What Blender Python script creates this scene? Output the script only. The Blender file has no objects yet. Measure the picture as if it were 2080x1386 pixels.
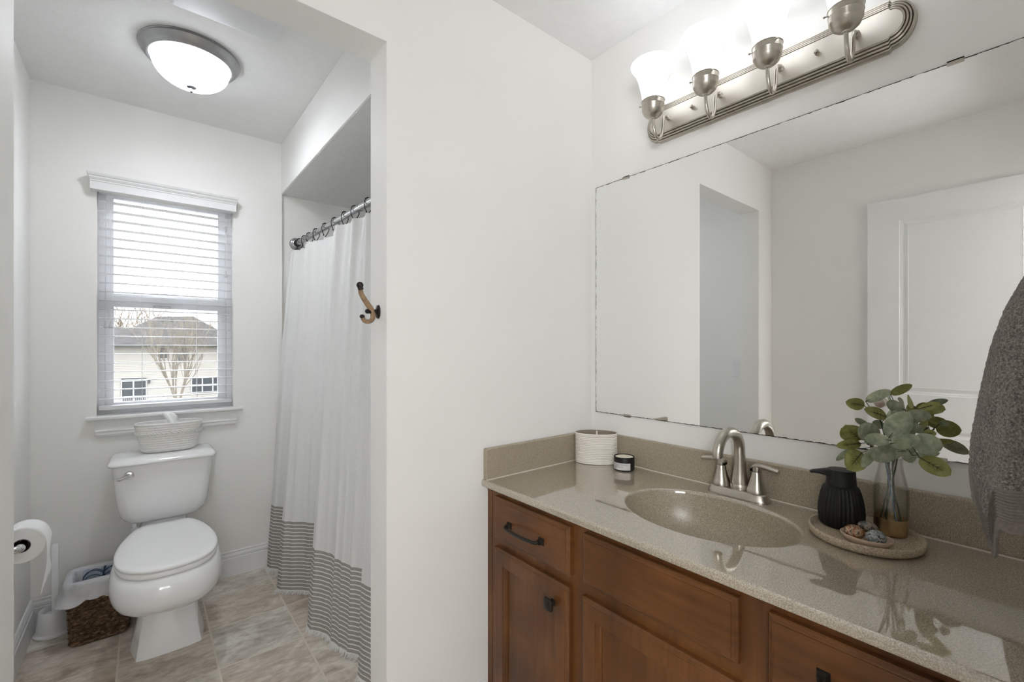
import bpy, bmesh, math, random
from mathutils import Vector, Matrix, noise

random.seed(7)
SC = bpy.context.scene
COL = SC.collection
PI = math.pi

# ------------------------------------------------------------------ camera
CAM_H = 1.228
cam_data = bpy.data.cameras.new('camera')
cam_data.sensor_width = 36.0
cam_data.lens = 912.0 / 2080.0 * 36.0
cam_data.shift_y = 13.0 / 2080.0
cam_data.clip_start = 0.02
cam_data.clip_end = 400
cam = bpy.data.objects.new('camera', cam_data)
cam.location = (0, 0, CAM_H)
cam.rotation_euler = (PI / 2, 0, -math.atan2(0.6335, 0.77374))
COL.objects.link(cam)
SC.camera = cam

# ------------------------------------------------------------------ world, exposure
SC.view_settings.view_transform = 'Standard'
SC.view_settings.look = 'None'
SC.view_settings.gamma = 1.0
SC.view_settings.use_curve_mapping = False
SC.view_settings.exposure = 0.44
SKY_STRENGTH = 7.0
CEILING_LAMP = 6.0
CEILING_LAMP_BASE = 190.0   # extra glow given to the bowl's bottom to brighten the floor and lower walls
SHADE_GLOW = 1.15
HALL_LAMP = 17.0  # strength of the added fill globe out of view
world = bpy.data.worlds.new('overcast_sky')
SC.world = world
world.use_nodes = True
bg = world.node_tree.nodes['Background']
bg.inputs[0].default_value = (0.94, 0.97, 1.0, 1)
# overcast sky: the zenith three times as bright as the horizon
_wt = world.node_tree
_tc = _wt.nodes.new('ShaderNodeTexCoord'); _sx = _wt.nodes.new('ShaderNodeSeparateXYZ'); _ma = _wt.nodes.new('ShaderNodeMapRange')
_wt.links.new(_tc.outputs['Generated'], _sx.inputs[0]); _wt.links.new(_sx.outputs['Z'], _ma.inputs[0])
_ma.inputs[1].default_value = 0.0; _ma.inputs[2].default_value = 1.0
_ma.inputs[3].default_value = SKY_STRENGTH / 3.0; _ma.inputs[4].default_value = SKY_STRENGTH
_wt.links.new(_ma.outputs[0], bg.inputs[1])
SC.cycles.max_bounces = 14
SC.cycles.diffuse_bounces = 8
SC.cycles.glossy_bounces = 6
SC.cycles.transmission_bounces = 10
SC.cycles.transparent_max_bounces = 16
SC.cycles.sample_clamp_indirect = 6.0
SC.cycles.caustics_reflective = True
SC.cycles.caustics_refractive = False

# unseen glowing globe added in the hall as fill for the bathroom (built with the hall below)
HALL_FILL_AT = (-0.55, -0.66, 1.55)
HALL_FILL_R = 0.28

# ------------------------------------------------------------------ helpers
def lin(c):
    c = c / 255.0
    return c / 12.92 if c <= 0.04045 else ((c + 0.055) / 1.055) ** 2.4
def rgb(r, g, b):
    return (lin(r), lin(g), lin(b), 1.0)

ROOT = {}
class MB:
    def __init__(s):
        s.v = []; s.f = []
    def add(s, vs, fs):
        n = len(s.v)
        s.v += [tuple(p) for p in vs]
        s.f += [tuple(i + n for i in f) for f in fs]
        return s
    def box(s, x0, x1, y0, y1, z0, z1):
        v = [(x, y, z) for z in (z0, z1) for y in (y0, y1) for x in (x0, x1)]
        return s.add(v, [(0, 2, 3, 1), (4, 5, 7, 6), (0, 1, 5, 4), (2, 6, 7, 3), (0, 4, 6, 2), (1, 3, 7, 5)])
    def loft(s, rings, cap0=True, cap1=True, closed=True):
        n = len(rings[0]); base = len(s.v); f = []
        for r in rings:
            s.v += [tuple(p) for p in r]
        for k in range(len(rings) - 1):
            for i in range(n if closed else n - 1):
                j = (i + 1) % n
                f.append((base + k * n + i, base + k * n + j, base + (k + 1) * n + j, base + (k + 1) * n + i))
        if cap0: f.append(tuple(base + i for i in range(n))[::-1])
        if cap1: f.append(tuple(base + (len(rings) - 1) * n + i for i in range(n)))
        s.f += f
        return s
    def lathe(s, prof, c=(0, 0, 0), seg=32, sx=1.0, sy=1.0, cap0=True, cap1=True, ax=None):
        rings = []
        for r, h in prof:
            ring = []
            for i in range(seg):
                a = 2 * PI * i / seg
                p = Vector((r * math.cos(a) * sx, r * math.sin(a) * sy, h))
                if ax is not None: p = ax @ p
                ring.append((c[0] + p[0], c[1] + p[1], c[2] + p[2]))
            rings.append(ring)
        return s.loft(rings, cap0, cap1)
    def tube(s, pts, r, seg=10, cap=True, flat=1.0):
        pts = [Vector(p) for p in pts]
        n = len(pts)
        rad = r if isinstance(r, (list, tuple)) else [r] * n
        up = None; rings = []
        for i, p in enumerate(pts):
            t = (pts[min(i + 1, n - 1)] - pts[max(i - 1, 0)]).normalized()
            if up is None:
                a = Vector((0, 0, 1)) if abs(t.z) < 0.9 else Vector((1, 0, 0))
                up = (a - t * a.dot(t)).normalized()
            else:
                up = (up - t * up.dot(t)).normalized()
            w = t.cross(up)
            rings.append([p + (up * math.cos(2 * PI * k / seg) * flat + w * math.sin(2 * PI * k / seg)) * rad[i] for k in range(seg)])
        return s.loft(rings, cap, cap)
    def prism(s, poly, fn, a0, a1):
        n = len(poly)
        v = [fn(p, a0) for p in poly] + [fn(p, a1) for p in poly]
        f = [(i, (i + 1) % n, n + (i + 1) % n, n + i) for i in range(n)]
        f += [tuple(range(n))[::-1], tuple(range(n, 2 * n))]
        return s.add(v, f)
    def ball(s, c, r, seg=16, rings=9, sc=(1, 1, 1)):
        prof = [(max(1e-5, r * math.sin(PI * k / rings)), -r * math.cos(PI * k / rings)) for k in range(rings + 1)]
        R = []
        for q, h in prof:
            R.append([(c[0] + q * math.cos(2 * PI * i / seg) * sc[0], c[1] + q * math.sin(2 * PI * i / seg) * sc[1], c[2] + h * sc[2]) for i in range(seg)])
        return s.loft(R, True, True)

def smooth_path(pts, n=8, closed=False):
    """Catmull-Rom through the points"""
    P = [Vector(p) for p in pts]; out = []
    m = len(P)
    rng = range(m) if closed else range(m - 1)
    for i in rng:
        if closed:
            a, b, c, d = P[(i - 1) % m], P[i], P[(i + 1) % m], P[(i + 2) % m]
        else:
            b, c = P[i], P[i + 1]
            a = P[i - 1] if i > 0 else b * 2 - c
            d = P[i + 2] if i + 2 < m else c * 2 - b
        for k in range(n):
            t = k / n
            out.append(0.5 * ((2 * b) + (c - a) * t + (2 * a - 5 * b + 4 * c - d) * t * t + (3 * b - a - 3 * c + d) * t ** 3))
    if not closed: out.append(P[-1])
    return out

def obj(name, mb, m, parent=None, smooth=35, bevel=0.0, seg=2, sub=0, flip=False):
    off = ROOT.get(parent.name, Vector((0, 0, 0))) if parent is not None else Vector((0, 0, 0))
    me = bpy.data.meshes.new(name)
    me.from_pydata([(p[0] - off[0], p[1] - off[1], p[2] - off[2]) for p in mb.v], [], mb.f)
    b = bmesh.new(); b.from_mesh(me)
    bmesh.ops.remove_doubles(b, verts=b.verts, dist=2e-6)
    bmesh.ops.recalc_face_normals(b, faces=b.faces)
    b.to_mesh(me); b.free()
    if smooth:
        for p in me.polygons: p.use_smooth = True
        me.set_sharp_from_angle(angle=math.radians(smooth))
    o = bpy.data.objects.new(name, me)
    COL.objects.link(o)
    me.materials.append(m)
    if parent is not None:
        o.parent = parent
    ROOT[o.name] = off
    if bevel:
        bv = o.modifiers.new('bevel', 'BEVEL'); bv.width = bevel; bv.segments = seg; bv.limit_method = 'ANGLE'
        bv.angle_limit = math.radians(40); bv.harden_normals = False
    if sub:
        ss = o.modifiers.new('subsurf', 'SUBSURF'); ss.levels = sub; ss.render_levels = sub
    return o

def tag(o, label, cat, group=None):
    o['label'] = label; o['category'] = cat
    if group: o['group'] = group
    return o
def thing(name, label, cat, loc, group=None):
    o = bpy.data.objects.new(name, None)
    o.empty_display_size = 0.05
    COL.objects.link(o); o.location = loc
    ROOT[o.name] = Vector(loc)
    return tag(o, label, cat, group)
def struct(name, mb, m, parent=None, **k):
    o = obj(name, mb, m, parent, **k)
    if parent is None: o['kind'] = 'structure'
    return o
def struct_root(name, loc):
    o = bpy.data.objects.new(name, None); o.empty_display_size = 0.05
    COL.objects.link(o); o.location = loc; ROOT[o.name] = Vector(loc)
    o['kind'] = 'structure'
    return o

# ------------------------------------------------------------------ materials
def new_mat(name):
    m = bpy.data.materials.new(name); m.use_nodes = True
    nt = m.node_tree
    return m, nt, nt.nodes['Principled BSDF']
def setin(b, **k):
    names = {'rough': 'Roughness', 'metal': 'Metallic', 'spec': 'Specular IOR Level', 'coat': 'Coat Weight', 'coatr': 'Coat Roughness',
             'sheen': 'Sheen Weight', 'trans': 'Transmission Weight', 'ior': 'IOR'}
    for q, v in k.items(): b.inputs[names[q]].default_value = v
def N(nt, t, **k):
    n = nt.nodes.new(t)
    for q, v in k.items(): setattr(n, q, v)
    return n
def coords(nt, scale=(1, 1, 1), rot=(0, 0, 0)):
    tc = N(nt, 'ShaderNodeTexCoord'); mp = N(nt, 'ShaderNodeMapping')
    mp.inputs['Scale'].default_value = scale; mp.inputs['Rotation'].default_value = rot
    nt.links.new(tc.outputs['Object'], mp.inputs['Vector'])
    return mp.outputs['Vector']
def noise_n(nt, vec, scale, detail=3, rough=0.55):
    n = N(nt, 'ShaderNodeTexNoise')
    n.inputs['Scale'].default_value = scale; n.inputs['Detail'].default_value = detail; n.inputs['Roughness'].default_value = rough
    nt.links.new(vec, n.inputs['Vector'])
    return n.outputs['Fac']
def ramp(nt, fac, stops):
    r = N(nt, 'ShaderNodeValToRGB'); e = r.color_ramp.elements
    e[0].position, e[0].color = stops[0]; e[1].position, e[1].color = stops[-1]
    for p, c in stops[1:-1]:
        q = e.new(p); q.color = c
    nt.links.new(fac, r.inputs['Fac'])
    return r.outputs['Color']
def bump(nt, b, h, strength, dist=0.002):
    n = N(nt, 'ShaderNodeBump'); n.inputs['Strength'].default_value = strength; n.inputs['Distance'].default_value = dist
    nt.links.new(h, n.inputs['Height']); nt.links.new(n.outputs['Normal'], b.inputs['Normal'])
def pm(name, c, rough=0.5, var=0.03, scale=12, metal=0.0, spec=0.5, bumps=None, **k):
    """plain procedural material: colour c (sRGB) with a slight noise variation"""
    m, nt, b = new_mat(name)
    v = coords(nt)
    f = noise_n(nt, v, scale)
    lo = tuple(max(0, x * (1 - var)) for x in c); hi = tuple(min(255, x * (1 + var)) for x in c)
    nt.links.new(ramp(nt, f, [(0.3, rgb(*lo)), (0.7, rgb(*hi))]), b.inputs['Base Color'])
    setin(b, rough=rough, metal=metal, spec=spec, **k)
    if bumps: bump(nt, b, noise_n(nt, v, bumps[0], 4), bumps[1], bumps[2] if len(bumps) > 2 else 0.002)
    return m

M = {}
M['wall'] = pm('wall_paint', (239, 238, 235), 0.6, 0.004, 3, spec=0.25, bumps=(240, 0.06, 0.001))
M['ceiling'] = pm('ceiling_texture', (238, 238, 237), 0.85, 0.006, 20, spec=0.1, bumps=(120, 0.5, 0.003))
M['trim'] = pm('trim_white', (232, 232, 232), 0.35, 0.005, 4, spec=0.4)
M['vinyl'] = pm('vinyl_white', (236, 237, 240), 0.35, 0.005, 4, spec=0.4)
M['blind'] = pm('blind_white', (222, 222, 223), 0.45, 0.006, 9, spec=0.35)
M['cord'] = pm('cord_white', (225, 225, 225), 0.8, 0.02, 30)
M['tassel'] = pm('tassel_grey', (196, 196, 196), 0.5, 0.02, 30)
M['porcelain'] = pm('porcelain', (238, 238, 239), 0.10, 0.003, 3, spec=0.55)
M['seat'] = pm('seat_plastic', (240, 240, 240), 0.22, 0.003, 3, spec=0.5)
M['chrome'] = pm('chrome', (215, 215, 217), 0.10, 0.01, 20, metal=1.0)
M['nickel'] = pm('brushed_nickel', (190, 184, 174), 0.30, 0.03, 60, metal=1.0)
M['nickel_light'] = pm('satin_nickel_plate', (214, 209, 200), 0.42, 0.01, 6, metal=1.0)
M['grey_metal'] = pm('pewter_metal', (165, 165, 166), 0.36, 0.03, 30, metal=1.0)
M['finial'] = pm('dark_pewter', (70, 70, 71), 0.6, 0.05, 30, metal=0.2, spec=0.2)
M['rod'] = pm('rod_steel', (190, 190, 192), 0.22, 0.02, 20, metal=1.0)
M['black_metal'] = pm('black_metal', (38, 36, 35), 0.42, 0.1, 40, metal=0.6)
M['black'] = pm('matte_black', (22, 22, 22), 0.5, 0.1, 30, spec=0.35)
M['bronze'] = pm('dark_bronze', (52, 48, 44), 0.38, 0.1, 60, metal=0.7)
M['white_plastic'] = pm('white_plastic', (233, 234, 236), 0.4, 0.006, 6)
M['paper'] = pm('tissue_paper', (243, 243, 243), 0.95, 0.006, 30, spec=0.1, bumps=(300, 0.2, 0.001))
M['card'] = pm('brown_core', (70, 62, 56), 0.9, 0.05, 30)
M['rope'] = pm('white_rope', (226, 225, 222), 0.9, 0.02, 90, spec=0.1, bumps=(260, 0.4, 0.001))
M['cream'] = pm('cream_wax', (236, 230, 210), 0.5, 0.01, 10)
M['ceramic'] = pm('white_glazed_ceramic', (232, 227, 219), 0.35, 0.015, 40)
M['taupe'] = pm('taupe_ceramic', (140, 126, 110), 0.6, 0.03, 20)
M['label'] = pm('label_paper', (208, 205, 203), 0.7, 0.01, 20)
M['ink'] = pm('grey_ink', (120, 118, 116), 0.8, 0.02, 20)
M['gold'] = pm('brushed_gold', (196, 172, 134), 0.34, 0.05, 50, metal=1.0)
M['stem'] = pm('plant_stem', (58, 74, 52), 0.6, 0.15, 40)
M['stem_blue'] = pm('stem_in_blue_wrap', (92, 116, 142), 0.5, 0.1, 40)
M['twig'] = pm('dark_leaf_vein', (62, 52, 34), 0.7, 0.1, 40)
M['siding'] = pm('house_siding', (152, 148, 141), 0.8, 0.02, 1)
M['shingle'] = pm('roof_shingle', (68, 66, 65), 0.95, 0.12, 3, spec=0.1)
M['house_trim'] = pm('house_trim', (160, 160, 160), 0.6, 0.01, 2)
M['dark_pane'] = pm('dark_window_pane', (50, 54, 58), 0.3, 0.12, 1)
M['bark'] = pm('bare_bark', (122, 115, 105), 0.9, 0.12, 5, spec=0.1)
M['bark_pale'] = pm('pale_twigs', (126, 115, 102), 0.95, 0.1, 5, spec=0.1)
M['ground'] = pm('winter_lawn', (84, 80, 70), 0.9, 0.15, 0.5, spec=0.1)
M['hall_floor'] = pm('hall_carpet', (165, 158, 150), 0.95, 0.05, 60)

def wood(name, vertical):
    m, nt, b = new_mat(name)
    sc = (14, 40, 2.2) if vertical else (14, 2.2, 40)
    f1 = noise_n(nt, coords(nt, sc), 1.6, 5, 0.6)
    f2 = noise_n(nt, coords(nt, (3, 3, 3)), 2.2, 3, 0.5)
    mx = N(nt, 'ShaderNodeMix'); mx.data_type = 'FLOAT'
    mx.inputs[0].default_value = 0.55
    nt.links.new(f1, mx.inputs[2]); nt.links.new(f2, mx.inputs[3])
    c = ramp(nt, mx.outputs[0], [(0.30, rgb(70, 41, 18)), (0.50, rgb(94, 57, 25)), (0.70, rgb(118, 75, 37))])
    nt.links.new(c, b.inputs['Base Color'])
    setin(b, rough=0.34, spec=0.45)
    bump(nt, b, f1, 0.05, 0.001)
    return m
M['wood_v'] = wood('maple_stain_vertical', True)
M['wood_h'] = wood('maple_stain_horizontal', False)

def stone(name='speckled_marble', polished=True):
    m, nt, b = new_mat(name)
    v = coords(nt)
    f1 = noise_n(nt, v, 420, 2, 0.7)
    f2 = noise_n(nt, v, 900, 2, 0.6)
    c1 = ramp(nt, f1, [(0.34, rgb(110, 99, 82)), (0.5, rgb(160, 147, 126)), (0.66, rgb(204, 191, 170))])
    c2 = ramp(nt, f2, [(0.36, rgb(118, 107, 91)), (0.64, rgb(200, 189, 170))])
    mx = N(nt, 'ShaderNodeMix'); mx.data_type = 'RGBA'; mx.inputs[0].default_value = 0.4
    nt.links.new(c1, mx.inputs[6]); nt.links.new(c2, mx.inputs[7])
    nt.links.new(mx.outputs[2], b.inputs['Base Color'])
    if polished: setin(b, rough=0.04, spec=0.5, ior=2.5, coat=0.6, coatr=0.02)
    else: setin(b, rough=0.30, spec=0.5, ior=1.5)
    return m
M['stone'] = stone()
M['stone_satin'] = stone('speckled_marble_satin', False)
M['caulk'] = pm('white_caulk', (205, 195, 182), 0.3, 0.02, 30)

def tiles():
    m, nt, b = new_mat('slate_look_tile')
    v = coords(nt)
    br = N(nt, 'ShaderNodeTexBrick')
    br.offset = 0.0; br.squash = 1.0
    br.inputs['Scale'].default_value = 1.0
    br.inputs['Brick Width'].default_value = 0.30; br.inputs['Row Height'].default_value = 0.30
    br.inputs['Mortar Size'].default_value = 0.0035; br.inputs['Mortar Smooth'].default_value = 0.2
    br.inputs['Bias'].default_value = 0.0
    br.inputs['Color1'].default_value = (0, 0, 0, 1); br.inputs['Color2'].default_value = (1, 1, 1, 1)
    br.inputs['Mortar'].default_value = (0.5, 0.5, 0.5, 1)
    mp = N(nt, 'ShaderNodeMapping'); mp.inputs['Location'].default_value = (0.08, 0.068, 0)
    nt.links.new(v, mp.inputs['Vector']); nt.links.new(mp.outputs['Vector'], br.inputs['Vector'])
    # each tile gets its own drift of the veining
    off = N(nt, 'ShaderNodeVectorMath', operation='SCALE'); off.inputs['Scale'].default_value = 7.0
    nt.links.new(br.outputs['Color'], off.inputs[0])
    ad = N(nt, 'ShaderNodeVectorMath', operation='ADD')
    nt.links.new(v, ad.inputs[0]); nt.links.new(off.outputs[0], ad.inputs[1])
    st = N(nt, 'ShaderNodeMapping'); st.inputs['Scale'].default_value = (7, 12, 7); st.inputs['Rotation'].default_value = (0, 0, 0.3)
    nt.links.new(ad.outputs[0], st.inputs['Vector'])
    nz = N(nt, 'ShaderNodeTexNoise'); nz.inputs['Scale'].default_value = 1.0; nz.inputs['Detail'].default_value = 9; nz.inputs['Roughness'].default_value = 0.68
    nz.inputs['Distortion'].default_value = 0.6
    nt.links.new(st.outputs['Vector'], nz.inputs['Vector'])
    fl = N(nt, 'ShaderNodeMapping'); fl.inputs['Scale'].default_value = (22, 50, 22); fl.inputs['Rotation'].default_value = (0, 0, 0.3)
    nt.links.new(ad.outputs[0], fl.inputs['Vector'])
    n2 = N(nt, 'ShaderNodeTexNoise'); n2.inputs['Detail'].default_value = 6; n2.inputs['Roughness'].default_value = 0.7; n2.inputs['Scale'].default_value = 1.0
    nt.links.new(fl.outputs['Vector'], n2.inputs['Vector'])
    veins = ramp(nt, nz.outputs['Fac'], [(0.30, rgb(172, 160, 149)), (0.43, rgb(202, 194, 185)), (0.53, rgb(220, 215, 207)), (0.66, rgb(238, 237, 232))])
    fleck = ramp(nt, n2.outputs['Fac'], [(0.38, rgb(226, 223, 219)), (0.52, rgb(247, 246, 244)), (0.64, rgb(255, 255, 255))])
    tint = ramp(nt, br.outputs['Color'], [(0.0, rgb(234, 222, 213)), (0.5, rgb(248, 245, 241)), (1.0, rgb(252, 254, 253))])
    mf = N(nt, 'ShaderNodeMix'); mf.data_type = 'RGBA'; mf.blend_type = 'MULTIPLY'; mf.inputs[0].default_value = 1.0
    nt.links.new(veins, mf.inputs[6]); nt.links.new(fleck, mf.inputs[7]); veins = mf.outputs[2]
    mu = N(nt, 'ShaderNodeMix'); mu.data_type = 'RGBA'; mu.blend_type = 'MULTIPLY'; mu.inputs[0].default_value = 1.0
    nt.links.new(veins, mu.inputs[6]); nt.links.new(tint, mu.inputs[7])
    gr = N(nt, 'ShaderNodeMix'); gr.data_type = 'RGBA'
    nt.links.new(br.outputs['Fac'], gr.inputs[0]); nt.links.new(mu.outputs[2], gr.inputs[6]); gr.inputs[7].default_value = rgb(214, 204, 190)
    nt.links.new(gr.outputs[2], b.inputs['Base Color'])
    setin(b, rough=0.45, spec=0.4)
    bump(nt, b, nz.outputs['Fac'], 0.12, 0.002)
    return m
M['tile'] = tiles()

def glass_pane(name, tint=(1, 1, 1, 1), gloss=0.06, edge=0.5):
    m = bpy.data.materials.new(name); m.use_nodes = True; nt = m.node_tree
    nt.nodes.remove(nt.nodes['Principled BSDF'])
    t = N(nt, 'ShaderNodeBsdfTransparent'); t.inputs['Color'].default_value = tint
    g = N(nt, 'ShaderNodeBsdfGlossy'); g.inputs['Roughness'].default_value = 0.02
    fr = N(nt, 'ShaderNodeLayerWeight'); fr.inputs['Blend'].default_value = 0.5
    pw = N(nt, 'ShaderNodeMath', operation='POWER'); pw.inputs[1].default_value = 3.0
    nt.links.new(fr.outputs['Facing'], pw.inputs[0])
    ma = N(nt, 'ShaderNodeMath', operation='MULTIPLY_ADD'); ma.inputs[1].default_value = edge; ma.inputs[2].default_value = gloss; ma.use_clamp = True
    nt.links.new(pw.outputs[0], ma.inputs[0])
    nt.links.new(ramp(nt, pw.outputs[0], [(0.0, tint), (1.0, tuple(x * (1 - edge * .5) for x in tint[:3]) + (1,))]), t.inputs['Color'])
    mx = N(nt, 'ShaderNodeMixShader')
    nt.links.new(ma.outputs[0], mx.inputs[0]); nt.links.new(t.outputs[0], mx.inputs[1]); nt.links.new(g.outputs[0], mx.inputs[2])
    nt.links.new(mx.outputs[0], nt.nodes['Material Output'].inputs['Surface'])
    return m
M['pane'] = glass_pane('window_glass', (0.97, 0.98, 0.99, 1), 0.02, 0.3)
M['vase_glass'] = glass_pane('clear_vase_glass', (0.98, 0.975, 0.96, 1), 0.06, 0.75)

def glow(name, c, strength):
    m = bpy.data.materials.new(name); m.use_nodes = True; nt = m.node_tree
    b = nt.nodes['Principled BSDF']
    v = coords(nt); f = noise_n(nt, v, 9)
    col = ramp(nt, f, [(0.3, rgb(*[x * 0.99 for x in c])), (0.7, rgb(*c))])
    nt.links.new(col, b.inputs['Base Color']); nt.links.new(col, b.inputs['Emission Color'])
    b.inputs['Emission Strength'].default_value = strength
    setin(b, rough=0.35)
    return m
M['bowl_glow'] = glow('lit_frosted_bowl', (243, 248, 255), CEILING_LAMP)
_nt = M['bowl_glow'].node_tree
_g = N(_nt, 'ShaderNodeNewGeometry'); _sp = N(_nt, 'ShaderNodeSeparateXYZ'); _nt.links.new(_g.outputs['Normal'], _sp.inputs[0])
_mr = N(_nt, 'ShaderNodeMapRange'); _mr.inputs[1].default_value = -0.955; _mr.inputs[2].default_value = -0.99
_mr.inputs[3].default_value = CEILING_LAMP; _mr.inputs[4].default_value = CEILING_LAMP_BASE
_nt.links.new(_sp.outputs['Z'], _mr.inputs[0]); _nt.links.new(_mr.outputs[0], _nt.nodes['Principled BSDF'].inputs['Emission Strength'])
M['globe_fill'] = glow('globe_fill_light', (250, 252, 255), HALL_LAMP)
M['shade_glow'] = glow('lit_frosted_shade', (249, 251, 255), SHADE_GLOW)

def mirror_mat():
    m, nt, b = new_mat('mirror_silver')
    setin(b, rough=0.0, metal=1.0)
    tc = N(nt, 'ShaderNodeTexCoord'); sp = N(nt, 'ShaderNodeSeparateXYZ')
    nt.links.new(tc.outputs['Object'], sp.inputs[0])
    # worn silvering: an uneven dark line right at the pane's edge
    def edge(o, half):
        a = N(nt, 'ShaderNodeMath', operation='ABSOLUTE'); nt.links.new(sp.outputs[o], a.inputs[0])
        s = N(nt, 'ShaderNodeMath', operation='SUBTRACT'); s.inputs[0].default_value = half; nt.links.new(a.outputs[0], s.inputs[1])
        return s.outputs[0]
    mn = N(nt, 'ShaderNodeMath', operation='MINIMUM')
    nt.links.new(edge('Y', MIR_HY), mn.inputs[0]); nt.links.new(edge('Z', MIR_HZ), mn.inputs[1])
    f = noise_n(nt, tc.outputs['Object'], 45, 3)
    wd = N(nt, 'ShaderNodeMath', operation='MULTIPLY_ADD'); wd.inputs[1].default_value = 0.0075; wd.inputs[2].default_value = -0.0018
    nt.links.new(f, wd.inputs[0])
    lt = N(nt, 'ShaderNodeMath', operation='LESS_THAN')
    nt.links.new(mn.outputs[0], lt.inputs[0]); nt.links.new(wd.outputs[0], lt.inputs[1])
    mx = N(nt, 'ShaderNodeMix'); mx.data_type = 'RGBA'
    nt.links.new(lt.outputs[0], mx.inputs[0]); mx.inputs[6].default_value = (0.93, 0.935, 0.93, 1); mx.inputs[7].default_value = rgb(70, 68, 64)
    nt.links.new(mx.outputs[2], b.inputs['Base Color'])
    return m
MIR_Y0, MIR_Y1, MIR_Z0, MIR_Z1 = -0.035, 1.180, 0.971, 1.867
MIR_HY, MIR_HZ = (MIR_Y1 - MIR_Y0) / 2, (MIR_Z1 - MIR_Z0) / 2
M['mirror'] = mirror_mat()

def curtain_mat():
    m, nt, b = new_mat('curtain_cotton')
    tc = N(nt, 'ShaderNodeTexCoord'); sp = N(nt, 'ShaderNodeSeparateXYZ')
    uv = N(nt, 'ShaderNodeUVMap'); uv.uv_map = 'cloth'
    nt.links.new(uv.outputs['UV'], sp.inputs[0])
    # v is the height along the cloth in metres: grey woven band with thin white lines below 0.345 m
    fr = N(nt, 'ShaderNodeMath', operation='MULTIPLY'); fr.inputs[1].default_value = 1 / 0.0178
    nt.links.new(sp.outputs['Y'], fr.inputs[0])
    fc = N(nt, 'ShaderNodeMath', operation='FRACT'); nt.links.new(fr.outputs[0], fc.inputs[0])
    ln = N(nt, 'ShaderNodeMath', operation='LESS_THAN'); ln.inputs[1].default_value = 0.27; nt.links.new(fc.outputs[0], ln.inputs[0])
    ab = N(nt, 'ShaderNodeMath', operation='GREATER_THAN'); ab.inputs[1].default_value = 0.338; nt.links.new(sp.outputs['Y'], ab.inputs[0])
    ho = N(nt, 'ShaderNodeMath', operation='MAXIMUM'); nt.links.new(ln.outputs[0], ho.inputs[0]); nt.links.new(ab.outputs[0], ho.inputs[1])
    f = noise_n(nt, coords(nt, (1, 1, 6)), 90, 3)
    wh = ramp(nt, f, [(0.3, rgb(236, 236, 235)), (0.7, rgb(244, 244, 243))])
    gy = ramp(nt, f, [(0.3, rgb(158, 154, 149)), (0.7, rgb(178, 174, 168))])
    mx = N(nt, 'ShaderNodeMix'); mx.data_type = 'RGBA'
    nt.links.new(ho.outputs[0], mx.inputs[0]); nt.links.new(gy, mx.inputs[6]); nt.links.new(wh, mx.inputs[7])
    nt.links.new(mx.outputs[2], b.inputs['Base Color'])
    setin(b, rough=0.9, spec=0.1)
    tr = N(nt, 'ShaderNodeBsdfTranslucent'); nt.links.new(mx.outputs[2], tr.inputs['Color'])
    ms = N(nt, 'ShaderNodeMixShader'); ms.inputs[0].default_value = 0.22
    nt.links.new(b.outputs[0], ms.inputs[1]); nt.links.new(tr.outputs[0], ms.inputs[2])
    nt.links.new(ms.outputs[0], nt.nodes['Material Output'].inputs['Surface'])
    return m
M['curtain'] = curtain_mat()

def wicker_mat():
    m, nt, b = new_mat('dark_wicker')
    f = noise_n(nt, coords(nt, (30, 30, 160)), 2.0, 4)
    c = ramp(nt, f, [(0.3, rgb(52, 37, 28)), (0.5, rgb(96, 74, 56)), (0.68, rgb(158, 130, 102))])
    nt.links.new(c, b.inputs['Base Color']); setin(b, rough=0.55, spec=0.3)
    bump(nt, b, f, 0.6, 0.003)
    return m
M['wicker'] = wicker_mat()
def liner_mat():
    m, nt, b = new_mat('white_bin_bag')
    v = coords(nt)
    f = noise_n(nt, v, 26, 4)
    nt.links.new(ramp(nt, f, [(0.3, rgb(222, 223, 227)), (0.7, rgb(238, 239, 242))]), b.inputs['Base Color'])
    setin(b, rough=0.35, spec=0.4)
    bump(nt, b, f, 0.5, 0.01)
    tr = N(nt, 'ShaderNodeBsdfTranslucent'); tr.inputs['Color'].default_value = rgb(230, 232, 236)
    ms = N(nt, 'ShaderNodeMixShader'); ms.inputs[0].default_value = 0.3
    nt.links.new(b.outputs[0], ms.inputs[1]); nt.links.new(tr.outputs[0], ms.inputs[2])
    nt.links.new(ms.outputs[0], nt.nodes['Material Output'].inputs['Surface'])
    return m
M['liner'] = liner_mat()
M['print_blue'] = pm('blue_leaf_print', (58, 84, 108), 0.5, 0.12, 30)
M['pale_blue'] = pm('pale_blue_plastic', (186, 196, 212), 0.4, 0.04, 20)

def leaf_mat():
    m, nt, b = new_mat('eucalyptus_leaf')
    g = N(nt, 'ShaderNodeNewGeometry')
    f = noise_n(nt, coords(nt), 60, 4)
    top = ramp(nt, f, [(0.3, rgb(130, 142, 116)), (0.5, rgb(160, 168, 142)), (0.72, rgb(192, 196, 172))])
    und = ramp(nt, f, [(0.3, rgb(128, 130, 70)), (0.7, rgb(166, 166, 106))])
    mx = N(nt, 'ShaderNodeMix'); mx.data_type = 'RGBA'
    nt.links.new(g.outputs['Backfacing'], mx.inputs[0]); nt.links.new(top, mx.inputs[6]); nt.links.new(und, mx.inputs[7])
    nt.links.new(mx.outputs[2], b.inputs['Base Color']); setin(b, rough=0.6, spec=0.3)
    return m
M['leaf'] = leaf_mat()

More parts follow.
